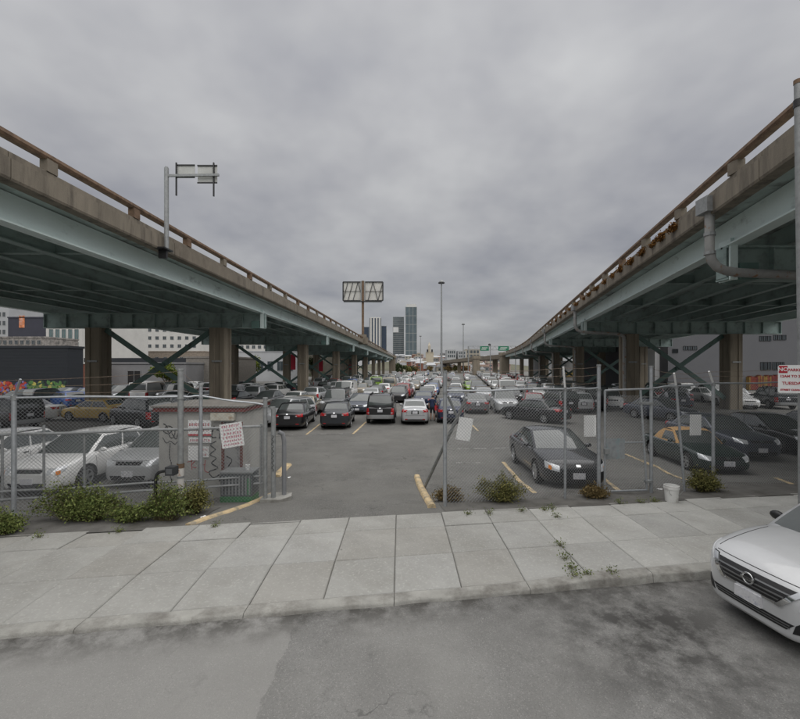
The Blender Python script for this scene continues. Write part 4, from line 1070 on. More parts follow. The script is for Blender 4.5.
# pedestrian gate
def ped_gate():
    A, B = gpt(5.06, 9.88), gpt(6.16, 9.98); t = thing('pedestrian_gate', 'narrow chain link gate with padlock plate between two tall posts', 'gate', A)
    zt = 2.62; fr = MB(); a, b = A + Vector((0,0,.08)), B + Vector((0,0,.08)); at, bt = Vector((A.x,A.y,zt)), Vector((B.x-.16,B.y,zt))
    for p, q in ((a,at),(b,bt),(a,b)):
        mb = MB(); mb.tube([p,q], .025, 8); shift(mb, A).build('frame_tube', M['galv'], t, smooth=40)
    mb = MB(); mb.tube([at, Vector((6.26,9.99,2.66))], .022, 8); shift(mb, A).build('frame_tube', M['galv'], t, smooth=40)
    m0, m1 = a+(at-a)*.48, b+(bt-b)*.48; mb = MB(); mb.tube([m0+(m1-m0)*.45, m1], .02, 8); shift(mb, A).build('mid_rail', M['galv'], t, smooth=40)
    mb = mesh_panel(A, B, 2.45, .1); shift(mb, A).build('mesh_panel', M['wire'], t, fix=False)
    mb = MB(); c = m0; d = (m1-m0).normalized(); mb.bar(c + d*.02 + Vector((0,-.03,-.14)), c + d*.50 + Vector((0,-.03,-.14)), .006, .5); lpz = shift(mb, A).build('lock_plate', mat('lock_plate_metal', (.36,.38,.39), .5, .2, 8, metal=.4, dirt=(.2,.33,.36), dscale=4), t)
    mb = MB(); mb.box(c.x-.05-A.x, c.x+.07-A.x, c.y-.10-A.y, c.y-.02-A.y, c.z-.25-A.z, c.z-.13-A.z); mb.build('lock_box', M['galvd'], lpz)
    for z in (.35, 2.3):
        mb = MB(); mb.box(B.x-.03-.06*z-A.x, B.x+.13-A.x, B.y-.05-A.y, B.y+.05-A.y, z-.03-A.z, z+.03-A.z); mb.build('hinge', M['galvd'], t)
ped_gate()
# sliding gate pushed open behind the left fence
def slide_gate():
    A, B = gpt(-13.5, 7.55), gpt(-3.42, 9.98); d = (B-A); d.z = 0; Ln = d.length; d.normalize()
    t = thing('sliding_gate', 'long low pipe gate pushed open behind the fence before the booth', 'gate', A); t.rotation_euler = (0, 0, math.atan2(d.y, d.x))
    def zp(u): p = A + d*u; return 0
    rails = [(.30,.03),(.48,.025),(1.72,.032)]
    for z, r in rails:
        mb = MB(); k = 12; mb.tube([(Ln*i/k, 0, z+.012*math.sin(2.3*i)) for i in range(k+1)], r, 8); mb.build('rail', M['galvd'], t, smooth=40)
    for u in (3.4, 4.95, 5.72, 6.5, 8.9):
        mb = MB(); mb.tube([(u,.04,.25),(u,.04,1.74 if u != 5.72 else 1.9)], .026, 8); mb.build('upright', M['galvd'], t, smooth=40)
    mb = mesh_panel((0,.05,0),(Ln,.05,0), 1.74, .3); mb.build('mesh_panel', M['wire'], t, fix=False)
    for u in (0, Ln-.04):
        mb = MB(); mb.tube([(u,0,.0),(u,0,1.78)], .035, 8); mb.build('end_post', M['galvd'], t, smooth=40)
slide_gate()
# gate post with rounded guard and concrete foot
p = gpt(-3.12, 9.86)
t = thing('gate_post', 'thick galvanised gate post with black scrawl beside the driveway', 'post', p)
mb = MB(); mb.tube([(0,0,0),(0,0,2.27)], .06, 12); mb.tube([(-.02,0,2.27),(-.02,0,2.32)], .068, 12); mb.build('shaft', M['galvd'], t, smooth=40)
mb = MB()
sq = []
for k in range(26): z = .75 + k*.035; sq.append((.045*math.sin(k*1.9)*.6, -.062, z))
mb.tube(sq, .008, 5); mb.build('scrawl', M['black'], t)
mb = MB(); mb.tube([(.2,.22,0),(.2,.22,1.45),(.17,.2,1.62),(.08,.15,1.68)], .055, 10); mb.build('guard_tube', mat('bollard_grey',(.22,.225,.235),.5,.1,4), t, smooth=50)
mb = MB(); mb.prism([(-.28,-.16),(.2,-.2),(.42,.08),(.35,.42),(-.1,.4),(-.3,.15)], -.05, .09); mb.build('concrete_foot', M['kerb'], t)
# leaning strut behind right gate post
p = gpt(.66, 11.2); A, B = p, Vector((1.52, 9.12, 2.50))
t = thing('leaning_strut', 'dark steel strut leaning back from a fence post beside the driveway', 'strut', p)
mb = MB(); mb.tube([Vector((0,0,-.02)), B-A], .042, 10); mb.build('tube', M['galvd'], t, smooth=40)
mb = MB(); mb.tube([Vector((1.08,9.03,2.55))-A, Vector((1.32,9.3,2.06))-A], .03, 8); mb.build('cross_brace', M['galvd'], t, smooth=40)
# plain white sheets wired to the inside of the fence
def sheet(px, py, w, h, Y, tilt, label):
    c = P(px, py, Y); t = thing('fence_sign', label, 'sign', c); t.rotation_euler = (0, R(tilt), math.atan(.17))
    mb = MB(); mb.box(-w/2, w/2, -.004, .004, -h/2, h/2); mb.build('plate', M['white'], t)
    mb = MB()
    for x in (-1,1):
        for z in (-1,1): mb.tube([(x*w*.44,-.035,z*h*.45),(x*w*.44,.01,z*h*.45)], .006, 6)
    mb.build('wire_tie', M['galvd'], t)
sheet(464.5, 429, .34, .52, 9.13, 10, 'blank white sheet hanging crooked on the fence by the strut')
sheet(590, 426, .32, .52, 9.80, 0, 'blank white sheet hanging straight on the fence above the coupe')
sheet(695.5, 425, .33, .53, 10.20, 1, 'blank white sheet on the fence over the convertible')
# white bucket
p = Vector((6.70, 9.75, 0)); p = lot_at(671.5, 501.5); p = gpt(p.x, p.y)
t = thing('plastic_bucket', 'white plastic bucket standing on the verge by the fence', 'bucket', p)
mb = MB(); mb.lathe([(.0,.0),(.125,.0),(.13,.02),(.148,.30),(.16,.30),(.16,.335),(.15,.335),(.15,.37),(.158,.375),(.145,.38),(.12,.05),(0,.04)], 24, axis='Z'); mb.build('pail', mat('white_plastic',(.72,.72,.70),.4,.05,4,dirt=(.45,.43,.4),dscale=5), t, smooth=50)
mb = MB(); mb.tube([(.158*math.cos(a_), .158*math.sin(a_)*.3-.16, .30-.13*math.sin(a_)) for a_ in [math.pi*i/12 for i in range(13)]], .005, 5); mb.build('handle', M['galvd'], t)
# ================================================================== attendant booth
def booth():
    x0, x1, y0, y1 = -6.30, -4.12, 10.45, 12.3; z0 = zl(-5.2, 10.45)-.02; z1 = 2.06
    t = thing('attendant_booth', 'small grey plywood booth with red trim and graffiti behind the gate', 'booth', (x0, y0, z0))
    wall = mat('grey_plywood', (.40,.392,.365), .85, .1, 2.5, dirt=(.2,.19,.175), dscale=2, dlo=.5, dhi=.75, damt=.7)
    redt = mat('dark_red_trim', (.15,.03,.024), .7, .15, 5); w, d, h = x1-x0, y1-y0, z1-z0
    for i, (a, b) in enumerate(((0, .545),(.545,1.09),(1.09,1.635))):
        mb = MB(); mb.box(a+.003, b-.003, -.0, .04, 0, h); mb.build('wall_panel', wall, t)
    mb = MB(); mb.box(1.64, w, 0.0, .04, 2.0, h); mb.build('wall_panel', wall, t)
    dr = MB(); dr.box(1.70, w-.06, .03, .06, .05, 1.98); do = dr.build('door', mat('booth_door',(.36,.36,.35),.7,.1,3,dirt=(.15,.14,.15),dscale=4), t)
    for a, b in ((1.638,1.698),(w-.058,w)): mb = MB(); mb.box(a, b, -.015, .04, 0, 1.998); mb.build('door_post', mat('red_brown_post',(.17,.06,.045),.7,.2,5), t)
    for xx in (0, w): mb = MB(); mb.box(xx-.02 if xx else 0, xx if xx else .02, .042, d, 0, h); mb.build('wall_panel', wall, t)
    mb = MB(); mb.box(.02, w-.02, d-.04, d, 0, h); mb.build('wall_panel', wall, t)
    mb = MB(); mb.box(-.10, w+.10, -.10, -.06, h-.02, h+.12); mb.build('trim_board', redt, t)
    for xx in (-.10, w+.06): mb = MB(); mb.box(xx, xx+.04, -.058, d+.1, h-.02, h+.12); mb.build('trim_board', redt, t)
    mb = MB(); mb.add([(-.14,-.14,h+.125),(w+.14,-.14,h+.125),(w+.14,d+.14,h+.125),(-.14,d+.14,h+.125),(w*.25,d*.5,h+.22),(w*.75,d*.5,h+.22),(-.14,-.14,h+.09),(w+.14,-.14,h+.09),(w+.14,d+.14,h+.09),(-.14,d+.14,h+.09)],
        [(0,1,5,4),(1,2,5),(2,3,4,5),(3,0,4),(0,6,7,1),(1,7,8,2),(2,8,9,3),(3,9,6,0),(6,9,8,7)]); mb.build('roof', mat('grey_roof_felt',(.15,.14,.125),.9,.15,5), t)
    mb = MB(); mb.box(1.42, 2.02, -.16, -.03, h-.24, h-.05); mb.build('lamp_box', mat('cream_lamp_box',(.55,.53,.45),.6,.1,4,dirt=(.35,.25,.15),dscale=6), t)
    # graffiti strokes
    gm = mat('black_spray', (.03,.03,.032), .7, .1, 5); rm_ = mat('red_spray', (.42,.06,.06), .7, .1, 5)
    def stroke(pts, r, m, y=-.006):
        q = [Vector((a, y, b)) for a, b in pts]; s_ = []
        for i in range(len(q)-1):
            p0, p1, p2, p3 = q[max(i-1,0)], q[i], q[i+1], q[min(i+2,len(q)-1)]
            for k in range(4):
                u = k/4; s_.append(.5*((2*p1)+(-p0+p2)*u+(2*p0-5*p1+4*p2-p3)*u*u+(-p0+3*p1-3*p2+p3)*u**3))
        s_.append(q[-1]); mb = MB(); mb.tube(s_, r, 5)
        mb.v = [(a, y + (b-y)*.25, c) for a, b, c in mb.v]; mb.build('graffiti_stroke', m, t)
    stroke([(.12,1.95),(.2,1.9),(.13,1.75),(.28,1.7),(.35,1.85),(.22,1.88),(.3,1.6),(.4,1.62),(.42,1.78),(.33,1.75),(.45,1.55),(.5,1.7),(.58,1.74)], .013, gm)
    stroke([(.1,1.6),(.2,1.45),(.3,1.5),(.42,1.42),(.52,1.5),(.6,1.4)], .012, gm)
    stroke([(.3,1.45),(.28,1.1),(.33,.9),(.30,.6),(.36,.45)], .012, gm)
    stroke([(1.45,1.9),(1.38,1.62),(1.5,1.6)], .016, gm); stroke([(1.5,1.8),(1.6,1.75),(1.58,1.55)], .016, gm)
    stroke([(1.5,1.5),(1.35,1.4),(1.48,1.28),(1.34,1.15),(1.5,1.05),(1.38,.92),(1.55,.8),(1.32,.7),(1.42,.55),(1.6,.62),(1.58,.45)], .016, gm)
    stroke([(.75,.95),(.95,1.0),(.85,.85),(.98,.8)], .010, rm_); stroke([(.85,1.08),(.87,.75)], .010, rm_)
    stroke([(1.08,1.0),(1.1,.75)], .010, rm_); stroke([(1.08,.88),(1.22,.88)], .010, rm_); stroke([(1.22,1.0),(1.2,.74),(1.3,.68)], .010, rm_)
    stroke([(1.75,1.1),(1.9,1.0),(1.8,.8),(1.95,.7)], .014, gm, .022); stroke([(1.8,1.75),(1.95,1.7),(1.85,1.5)], .014, gm, .022)
    # notices on the front wall
    def notice(a, b, c, e_, lines, label):
        n_ = thing('notice_board', label, 'sign', (x0+a, y0-.03, z0+c)); mb = MB(); mb.box(0, b-a, 0, .012, 0, e_-c); mb.build('board', M['white'], n_)
        rn = random.Random(int(a*100+c*10)); 
        for (zz, hh, solid) in lines:
            if solid: mb = MB(); mb.box(.0, b-a, -.003, -.001, zz, zz+hh); mb.build('print_band', mat('notice_red',(.5,.045,.06),.6,.1,6), n_)
            else:
                xx = .03
                mb = MB()
                while xx < b-a-.05:
                    ww = min(rn.uniform(.03,.07), b-a-.03-xx); 
                    mb.box(xx, xx+hh*.25, -.003, -.001, zz, zz+hh); mb.box(xx, xx+ww*.7, -.003, -.001, zz+hh*.8, zz+hh); mb.box(xx, xx+ww*.7, -.003, -.001, zz, zz+hh*.2) 
                    if rn.random() < .6: mb.box(xx+ww*.5, xx+ww*.7, -.003, -.001, zz+.2*hh, zz+hh*.8)
                    xx += ww + .012
                mb.build('print_line', mat('notice_ink',(.5,.06,.09),.6,.1,6), n_)
    notice(.78, 1.38, 1.64, 2.05, [(.26,.07,0),(.13,.07,0),(.0,.05,1)], 'white notice with two red lines and red base band on the booth')
    notice(.80, 1.38, 1.46, 1.60, [(.04,.05,0)], 'narrow white notice strip below the larger booth notice')
    notice(.78, 1.08, 1.00, 1.38, [], 'blank white card on the booth wall under the notices')
    notice(1.12, 1.32, 1.08, 1.36, [(.18,.04,0),(.05,.04,0)], 'small white card beside blank card on booth wall')
booth()
# red-lettered notice hung on the fence by the gate
c = P(232, 435, 9.62); t = thing('parking_notice', 'white notice closely printed in red hanging askew before the booth', 'sign', c); t.rotation_euler = (0, R(-7), R(18))
mb = MB(); mb.box(-.25,.25,-.004,.004,-.29,.29); mb.build('board', M['white'], t)
rn = random.Random(3); ink = mat('crimson_ink', (.5,.03,.10), .6, .1, 6)
for i in range(6):
    z = .22 - i*.088; mb = MB(); xx = -.21 + rn.uniform(0,.04); hh = .052 if i in (0,2,3) else .036
    while xx < .2:
        ww = rn.uniform(.028,.05); mb.box(xx, xx+.012, -.007,-.005, z-hh/2, z+hh/2); mb.box(xx, xx+ww*.75, -.007,-.005, z+hh*.3, z+hh/2)
        if rn.random()<.7: mb.box(xx+ww*.55, xx+ww*.75, -.007,-.005, z-hh/2, z+hh*.3)
        if rn.random()<.5: mb.box(xx, xx+ww*.75, -.007,-.005, z-hh/2, z-hh*.3)
        xx += ww + (.012 if rn.random()<.8 else .035)
    mb.build('print_line', ink, t)
# utility cabinet with green base
p = gpt(-4.05, 10.05)
t = thing('utility_cabinet', 'dark grey utility cabinet on a green base between booth and gate post', 'cabinet', p)
mb = MB(); mb.box(-.36,.42,-.22,.24,.16,.72); mb.build('housing', mat('cabinet_grey',(.10,.11,.115),.6,.15,4), t)
mb = MB(); mb.box(-.38,.44,-.24,.26,.725,.76); mb.build('lid', mat('cabinet_lid',(.22,.23,.23),.5,.15,4), t)
for i in range(9): mb = MB(); mb.box(-.33+.083*i,-.30+.083*i,-.235,-.222,.2,.66); mb.build('louvre', M['galvd'], t)
mb = MB(); mb.box(-.36,.42,-.25,.24,0,.155); mb.build('base', mat('green_base',(.05,.17,.07),.6,.15,4), t)
mb = MB(); mb.box(.30,.37,-.228,-.221,.2,.6); mb.build('stripe', mat('green_tape',(.06,.24,.10),.6,.1,4), t)
t2 = thing('plastic_cup', 'small white cup standing on the utility cabinet', 'cup', p + Vector((.22,.0,.76)))
mb = MB(); mb.lathe([(0,0),(.045,0),(.055,.13),(.06,.13),(.05,.125),(.04,.01),(0,.01)], 14, axis='Z'); mb.build('cup', M['white'], t2, smooth=50)
# key pad post (black gooseneck)
p = Vector((-5.02, 8.22, zl(-5.02,8.22)))
t = thing('keypad_post', 'black gooseneck post with a small keypad box among the weeds', 'post', p)
mb = MB(); mb.tube([(0,0,-.05),(0,0,.85),(.02,0,.93),(.07,0,.98),(.15,0,1.0),(.28,0,1.02)], .032, 10); mb.build('tube', M['black'], t, smooth=50)
mb = MB(); mb.box(.24,.42,-.09,.09,.93,1.10); mb.build('keypad_box', mat('keypad_case',(.035,.037,.04),.4,.15,6), t)
mb = MB(); mb.box(.27,.39,-.10,-.091,.96,1.07); mb.build('keypad', mat('keypad_face',(.10,.105,.11),.4,.15,9), t)
# parking sign on its pole at the right
pb = Vector((6.93, 6.86, .1))
t = thing('street_pole', 'tall grey metal pole on the pavement behind the silver saloon', 'pole', pb)
mb = MB(); mb.tube([(0,0,-.02),(-.02,0,3.2),(-.11,0,7.95)], [.075,.068,.05], 14); mb.build('shaft', M['galvd'], t, smooth=40)
mb = MB(); mb.tube([(-.11,0,7.95),(-.11,0,8.02)], .056, 14); mb.build('cap', M['rail'], t, smooth=40)
mb = MB(); mb.tube([(-.105,0,7.55),(-.105,0,7.68)], .062, 14); mb.build('strap', M['black'], t, smooth=40)
mb = MB(); mb.tube([(0,0,0),(0,0,.06)], .16, 14); mb.build('base_flange', M['galvd'], t, smooth=40)
def nopark():
    c = P(793.0, 379, 6.74); t = thing('parking_sign', 'white no parking sign with red lettering strapped to the street pole', 'sign', c); t.rotation_euler = (0,0,R(-20))
    pr = .0; w, h = .40, .47
    mb = MB(); k = []
    for cx_, cz_, a0 in ((w/2-.03,h/2-.03,0),(-w/2+.03,h/2-.03,90),(-w/2+.03,-h/2+.03,180),(w/2-.03,-h/2+.03,270)):
        for i in range(5): a_ = R(a0+i*22.5); k.append((cx_+.03*math.cos(a_), cz_+.03*math.sin(a_)))
    mb.prism(k, -.002, .002, 'Y'); mb.build('plate', M['white'], t)
    red = mat('sign_red', (.45,.03,.045), .5, .08, 6)
    mb = MB(); mb.box(-w/2+.008,-w/2+.125,-.005,-.003,h/2-.135,h/2-.012); rb = mb.build('red_block', red, t)
    def tx(s, size, x, z, m, off, bold=.002):
        me = text_mesh(s, size, bold=bold, thick=.0006); me.materials.append(m); o = obj('lettering', me, t); o.rotation_euler = (R(90),0,0); o.location = (x, off, z)
    tx('NO', .085, -w/2+.066, h/2-.074, M['white'], -.0065)
    tx('PARKING', .062, .058, h/2-.085, red, -.004)
    tx('12AM TO 2AM', .055, 0, .045, red, -.004)
    tx('TUESDAY', .068, 0, -.075, red, -.004)
    tx('STREET CLEANING', .040, 0, -.185, red, -.004)
    mb = MB(); 
    for z in (-.12,.12): mb.box(-.02,.16,.004,.03,z-.012,z+.012)
    mb.build('strap', M['galvd'], t)
nopark()
# ================================================================== weeds
LEAF = {}
def leafmat(name, c1, c2):
    m = new_mat(name); t = m.node_tree; b = t.nodes['Principled BSDF']; b.inputs['Roughness'].default_value = .75; b.inputs['Specular IOR Level'].default_value = .2
    g_ = t.nodes.new('ShaderNodeNewGeometry'); r_ = t.nodes.new('ShaderNodeValToRGB'); r_.color_ramp.elements[0].color = tuple(c1)+(1,); r_.color_ramp.elements[1].color = tuple(c2)+(1,)
    t.links.new(g_.outputs['Random Per Island'], r_.inputs[0]); t.links.new(r_.outputs[0], b.inputs['Base Color']); return m
LEAF['green'] = leafmat('weed_green', (.05,.08,.02), (.20,.23,.07))
LEAF['olive'] = leafmat('weed_olive', (.07,.08,.025), (.25,.23,.08))
LEAF['brown'] = leafmat('weed_brown', (.10,.07,.03), (.24,.18,.08))
LEAF['tree'] = leafmat('tree_green', (.05,.08,.012), (.17,.20,.03))
LEAF['dark'] = leafmat('dark_foliage', (.018,.03,.012), (.06,.08,.03))
LEAF['dry'] = leafmat('dry_rust_weed', (.10,.045,.012), (.28,.14,.04))
STEM = mat('weed_stem', (.12,.10,.05), .8, .2, 6)
def clump(name, label, cat, x, y, rx, ry, h, n, m, leaf=.045, group=None, z=None, seed=0, upright=.5):
    rn = random.Random(seed or int(abs(x)*97+abs(y)*31)); z0 = zl(x, y) if z is None else z
    t = thing(name, label, cat, (x, y, z0), 0, group); st = MB(); lf = MB()
    ns = max(6, n//26)
    lobes = [(rn.uniform(-.55,.55), rn.uniform(-.55,.55), rn.uniform(.55,1.0), rn.uniform(.35,.6)) for _ in range(7)]
    for i in range(ns):
        lo = rn.choice(lobes); a = rn.uniform(0, 6.283); q = rn.random()**.5*lo[3]
        ex, ey = (lo[0]+q*math.cos(a))*rx, (lo[1]+q*math.sin(a))*ry; ez = h*lo[2]*(1-.75*(q/lo[3])**2)*rn.uniform(.75,1.15)
        base = Vector((ex*.35, ey*.35, 0)); tip = Vector((ex, ey, max(.05, ez))); mid = base.lerp(tip, .5) + Vector((rn.uniform(-.05,.05), rn.uniform(-.05,.05), .12*h))
        st.tube([base, mid, tip], [.006,.004,.002], 3, cap=False)
        for k in range(max(8, n//ns)):
            u = rn.uniform(.25, 1.03); p = base.lerp(mid, u*2) if u < .5 else mid.lerp(tip, u*2-1)
            p = p + Vector((rn.gauss(0,.045), rn.gauss(0,.045), rn.gauss(0,.035)))
            if p.z < .005: p.z = rn.uniform(.005,.06)
            d = Vector((rn.gauss(0,1), rn.gauss(0,1), rn.gauss(upright,.8))).normalized(); s_ = d.cross(Vector((rn.gauss(0,1),rn.gauss(0,1),rn.gauss(0,1)))).normalized()
            l = leaf*rn.uniform(.5,1.3); w = l*.28
            lf.add([p, p+d*l*.5+s_*w, p+d*l, p+d*l*.5-s_*w], [(0,1,2,3)])
    st.build('stem', STEM, t, fix=False); lf.build('foliage', LEAF[m], t, fix=False)
    return t
def wp(px, py):
    p = lot_at(px, py); return p.x, p.y
for (px, py, rx, ry, h, n, m, lab) in [
    (85, 520, 1.05, .42, .85, 13000, 'green', 'broad green weed bush in front of the white hatchback'),
    (165, 521, .62, .34, .85, 7000, 'green', 'green weed bush around the gooseneck keypad post'),
    (192, 514, .42, .28, .82, 4600, 'olive', 'olive weed bush beside the painted post sleeve'),
    (6, 533, .48, .30, .55, 3600, 'green', 'low green weed clump standing apart from the broad bush on the verge'),
    (128, 522, .5, .28, .45, 3000, 'green', 'low green weeds joining the two large bushes'),
    (447, 501, .46, .28, .40, 3200, 'brown', 'brown dry weed clump at the foot of the post with leaning strut'),
    (500, 501, .66, .38, .68, 7600, 'olive', 'bushy olive weed in front of the bay line'),
    (597, 498, .42, .26, .42, 3200, 'brown', 'dry brown weed in front of the charcoal coupe'),
    (706, 492, .52, .34, .68, 5600, 'olive', 'leafy weed bush growing against the fence by the convertible')]:
    x, y = wp(px, py); clump('weed_bush', lab, 'weeds', x, y, rx, ry, h, n, m)
rn = random.Random(21)
k = 0
for (px, py) in [(545,511),(553,509),(522,512),(490,514),(468,515),(640,503),(655,502),(620,504),(38,537),(118,531),(215,526),(556,516.5),(560,545),(566,558),(574,574),(570,568),(587,574),(612,572)]:
    if py > 516: Y = FPX*3.08/(py-HOR); x, y, z = (px-CX)*Y/FPX, Y, .095
    else: x, y = wp(px, py); z = None
    clump('grass_tuft', 'tiny green tuft rooted in a pavement joint' if py > 516 else 'small green tuft at the back edge of the pavement', 'weeds', x, y, .10 if py<516 else .06, .07, .10 if py < 565 else .08, 90, 'green', .03, 'tufts in pavement joints' if py > 516 else 'tufts along the pavement edge', z=z, seed=100+k); k += 1
# dry weeds along the top edge of the right-hand highway
for i, yy in enumerate([14.6,15.6,16.7,17.9,19.4,21,22.5,24.2,26,28.2,30,32.5,35.5,38,41,44,48]):
    clump('ledge_weed', 'rust coloured dry weed hanging over the highway edge', 'weeds', XR(.02, yy), yy, .14, .55, .34, 700, 'dry', .10, 'dry weeds on the highway edge', z=8.22, seed=300+i, upright=-.2)
# litter scraps
for i, (px, py) in enumerate([(203,518),(227,497),(218,490),(256,497),(289,478),(660,490)]):
    x, y = wp(px, py); t = thing('litter_scrap', 'crumpled white paper scrap on the ground by the gate', 'litter', gpt(x, y), rn.uniform(0,3), 'paper scraps'); mb = MB()
    n_ = 7; vs = [(0,0,.035)] + [(rn.uniform(.05,.09)*math.cos(q*6.283/n_), rn.uniform(.04,.08)*math.sin(q*6.283/n_), rn.uniform(.012,.04)) for q in range(n_)]
    mb.add(vs, [(0,q+1,(q+1)%n_+1) for q in range(n_)]); mb.build('paper', M['white'], t)
# ================================================================== person
def person():
    p = lot_at(432.5, 421); verts = [(0,0,.92),(0,0,1.12),(0,.01,1.35),(0,.02,1.48),(0,.03,1.60),(0,.04,1.72),
        (.10,0,.88),(.11,.03,.48),(.115,-.02,.09),(.115,.10,.04), (-.10,0,.88),(-.115,.06,.48),(-.12,.0,.09),(-.12,.12,.04),
        (.19,.01,1.42),(.245,-.03,1.14),(.20,.12,.93),(.19,.17,.86), (-.19,.01,1.42),(-.245,-.02,1.14),(-.235,.06,.90),(-.23,.09,.82)]
    edges = [(0,1),(1,2),(2,3),(3,4),(4,5),(0,6),(6,7),(7,8),(8,9),(0,10),(10,11),(11,12),(12,13),(2,14),(14,15),(15,16),(16,17),(2,18),(18,19),(19,20),(20,21)]
    rad = [.15,.145,.16,.07,.075,.085,.105,.062,.043,.04,.105,.062,.043,.04,.062,.046,.034,.036,.062,.046,.034,.036]
    me = bpy.data.meshes.new('person_body'); me.from_pydata(verts, edges, []); o = bpy.data.objects.new('tmp', me); COL.objects.link(o)
    md = o.modifiers.new('s','SKIN'); 
    for i, v in enumerate(me.skin_vertices[0].data): v.radius = (rad[i], rad[i]*(.72 if i < 3 else 1)); v.use_root = (i == 0)
    ms = o.modifiers.new('u','SUBSURF'); ms.levels = 2; ms.render_levels = 2
    bpy.context.view_layer.update(); dg = bpy.context.evaluated_depsgraph_get(); r_ = bpy.data.meshes.new_from_object(o.evaluated_get(dg)); bpy.data.objects.remove(o)
    for m in (mat('skin',(.42,.26,.19),.6,.05,8), mat('navy_shirt',(.018,.03,.075),.8,.12,8), mat('dark_shorts',(.018,.02,.026),.8,.12,8), mat('hair',(.03,.02,.015),.7,.1,9), M['black']): r_.materials.append(m)
    for q in r_.polygons:
        c = q.center; q.use_smooth = True
        if c.z > 1.67 or (c.z > 1.58 and c.y < .02): q.material_index = 3
        elif c.z > 1.46: q.material_index = 0
        elif abs(c.x) > .18 and c.z < 1.2: q.material_index = 0
        elif c.z > .95: q.material_index = 1
        elif c.z > .52: q.material_index = 2
        elif c.z < .10: q.material_index = 4
    t = thing('person', 'person in navy shirt and dark shorts carrying a red bag beside silver sedan', 'person', p, R(-15)); obj('body', r_, t)
    t2 = thing('shoulder_bag', 'red bag hanging at the side of the person in navy', 'bag', p + Vector((.22,-.02,.88)), R(-15))
    mb = MB(); mb.prism([(-.05,-.15),(.06,-.17),(.08,.1),(.02,.2),(-.05,.15)], -.14, .14, 'Y'); mb.build('pouch', mat('red_fabric',(.5,.03,.04),.8,.1,8), t2, smooth=50)
    mb = MB(); mb.tube([(0,-.1,.15),(-.08,-.08,.38),(-.16,-.02,.55),(-.12,.06,.40),(0,.1,.15)], .012, 5); mb.build('strap', M['black'], t2)
person()
# ================================================================== background buildings
def building(name, label, x0, x1, y0, y1, z1, wall, wins=None, roof=None, z0=-.5, winmat=None, frame=None, sill=True, depth=.12, cat='building'):
    """wins: list of (u0,u1,z0,z1) rectangles on the street face, in metres from x0 and absolute z"""
    t = thing(name, label, cat, (x0, y0, z0)); w, d, h = x1-x0, y1-y0, z1-z0
    mb = MB(); mb.box(0, w, 0, d, 0, h); wl = mb.build('wall', wall, t)
    mb = MB(); mb.box(-.12, w+.12, -.12, d+.12, h, h+.3); mb.build('parapet', roof or wall, t)
    if wins:
        cache = {}
        for (a, b, c, e_) in wins:
            key = (round(b-a,2), round(e_-c,2))
            if key not in cache:
                m2 = MB(); m2.box(0, b-a, -.03, .0, 0, e_-c); f_ = .06*min(1, (b-a)); 
                m3 = MB()
                for q in ((0,b-a,0,f_),(0,b-a,e_-c-f_,e_-c),(0,f_,f_,e_-c-f_),(b-a-f_,b-a,f_,e_-c-f_),((b-a)/2-f_/2,(b-a)/2+f_/2,f_,e_-c-f_)): m3.box(q[0],q[1],-.10,-.032,q[2],q[3])
                cache[key] = (m2.mesh('window_pane', [winmat or WIN]), m3.mesh('window_frame', [frame or M['galvd']]))
            o = obj('window', cache[key][0], t, (a, 0, c-z0)); obj('window_frame', cache[key][1], o)
    return t
WIN = mat('window_glass', (.06,.075,.085), .1, .2, .3, spec=.9)
def grid_w(w, n, z0, z1, rows, fw=.6, fh=.6, m=.8):
    out_ = []; pw = (w-2*m)/n; ph = (z1-z0)/rows
    for r_ in range(rows):
        for i in range(n): a = m + pw*i + pw*(1-fw)/2; c = z0 + ph*r_ + ph*(1-fh)/2; out_.append((a, a+pw*fw, c, c+ph*fh))
    return out_
def xz(px, Y): return (px-CX)*Y/FPX
def zz2(py, Y): return CAMZ - (py-HOR)*Y/FPX
dk = mat('black_corrugated_wall', (.022,.026,.032), .7, .12, 1, stretch=(.2,.2,6)); gy = mat('grey_render', (.20,.20,.205), .85, .1, .5); wh = mat('white_render', (.58,.57,.54), .85, .08, .4)
br = mat('red_brick_wall', (.22,.09,.06), .9, .15, 6); be = mat('beige_render', (.38,.35,.29), .9, .12, .5); lg = mat('pale_grey_render', (.42,.43,.44), .85, .08, .4)
# dark warehouse with mural strip
Y = 52; bw = building('warehouse', 'black warehouse with a colourful mural along its base', xz(-60,Y), xz(68,Y), Y, Y+2.5, zz2(348,Y), dk)
for i in range(30):
    mb = MB(); zb = 2.0 + i*.135; mb.box(.0, xz(68,Y)-xz(-60,Y), -.03, -.002, zb, zb+.10); mb.build('cladding_board', dk, bw)
mu = random.Random(4)
pal = [mat('mural_'+n_, c, .8, .25, 2) for n_, c in (('red',(.40,.05,.035)),('orange',(.48,.2,.06)),('blue',(.10,.12,.32)),('green',(.09,.20,.06)),('yellow',(.42,.38,.10)),('violet',(.22,.19,.36)),('dark',(.03,.06,.04)))]
wM = xz(68,Y)-xz(-60,Y)
for i in range(240):
    x = mu.uniform(7.2, wM-.3); right = x > wM-5.2
    m = mu.choice([pal[3],pal[3],pal[4],pal[6],pal[3]]) if right else mu.choice([pal[0],pal[0],pal[1],pal[2],pal[5]])
    r_ = mu.uniform(.12,.32); z = mu.uniform(.2, 1.75); k = mu.randint(5,9); mb = MB(); yy = -.006 - i*.0004
    mb.prism([(min(wM-.02, x + r_*mu.uniform(.6,1.2)*math.cos(6.283*q/k)), max(.02, z + r_*mu.uniform(.6,1.2)*math.sin(6.283*q/k))) for q in range(k)], yy, -.0, 'Y'); mb.build('mural_patch', m, bw)
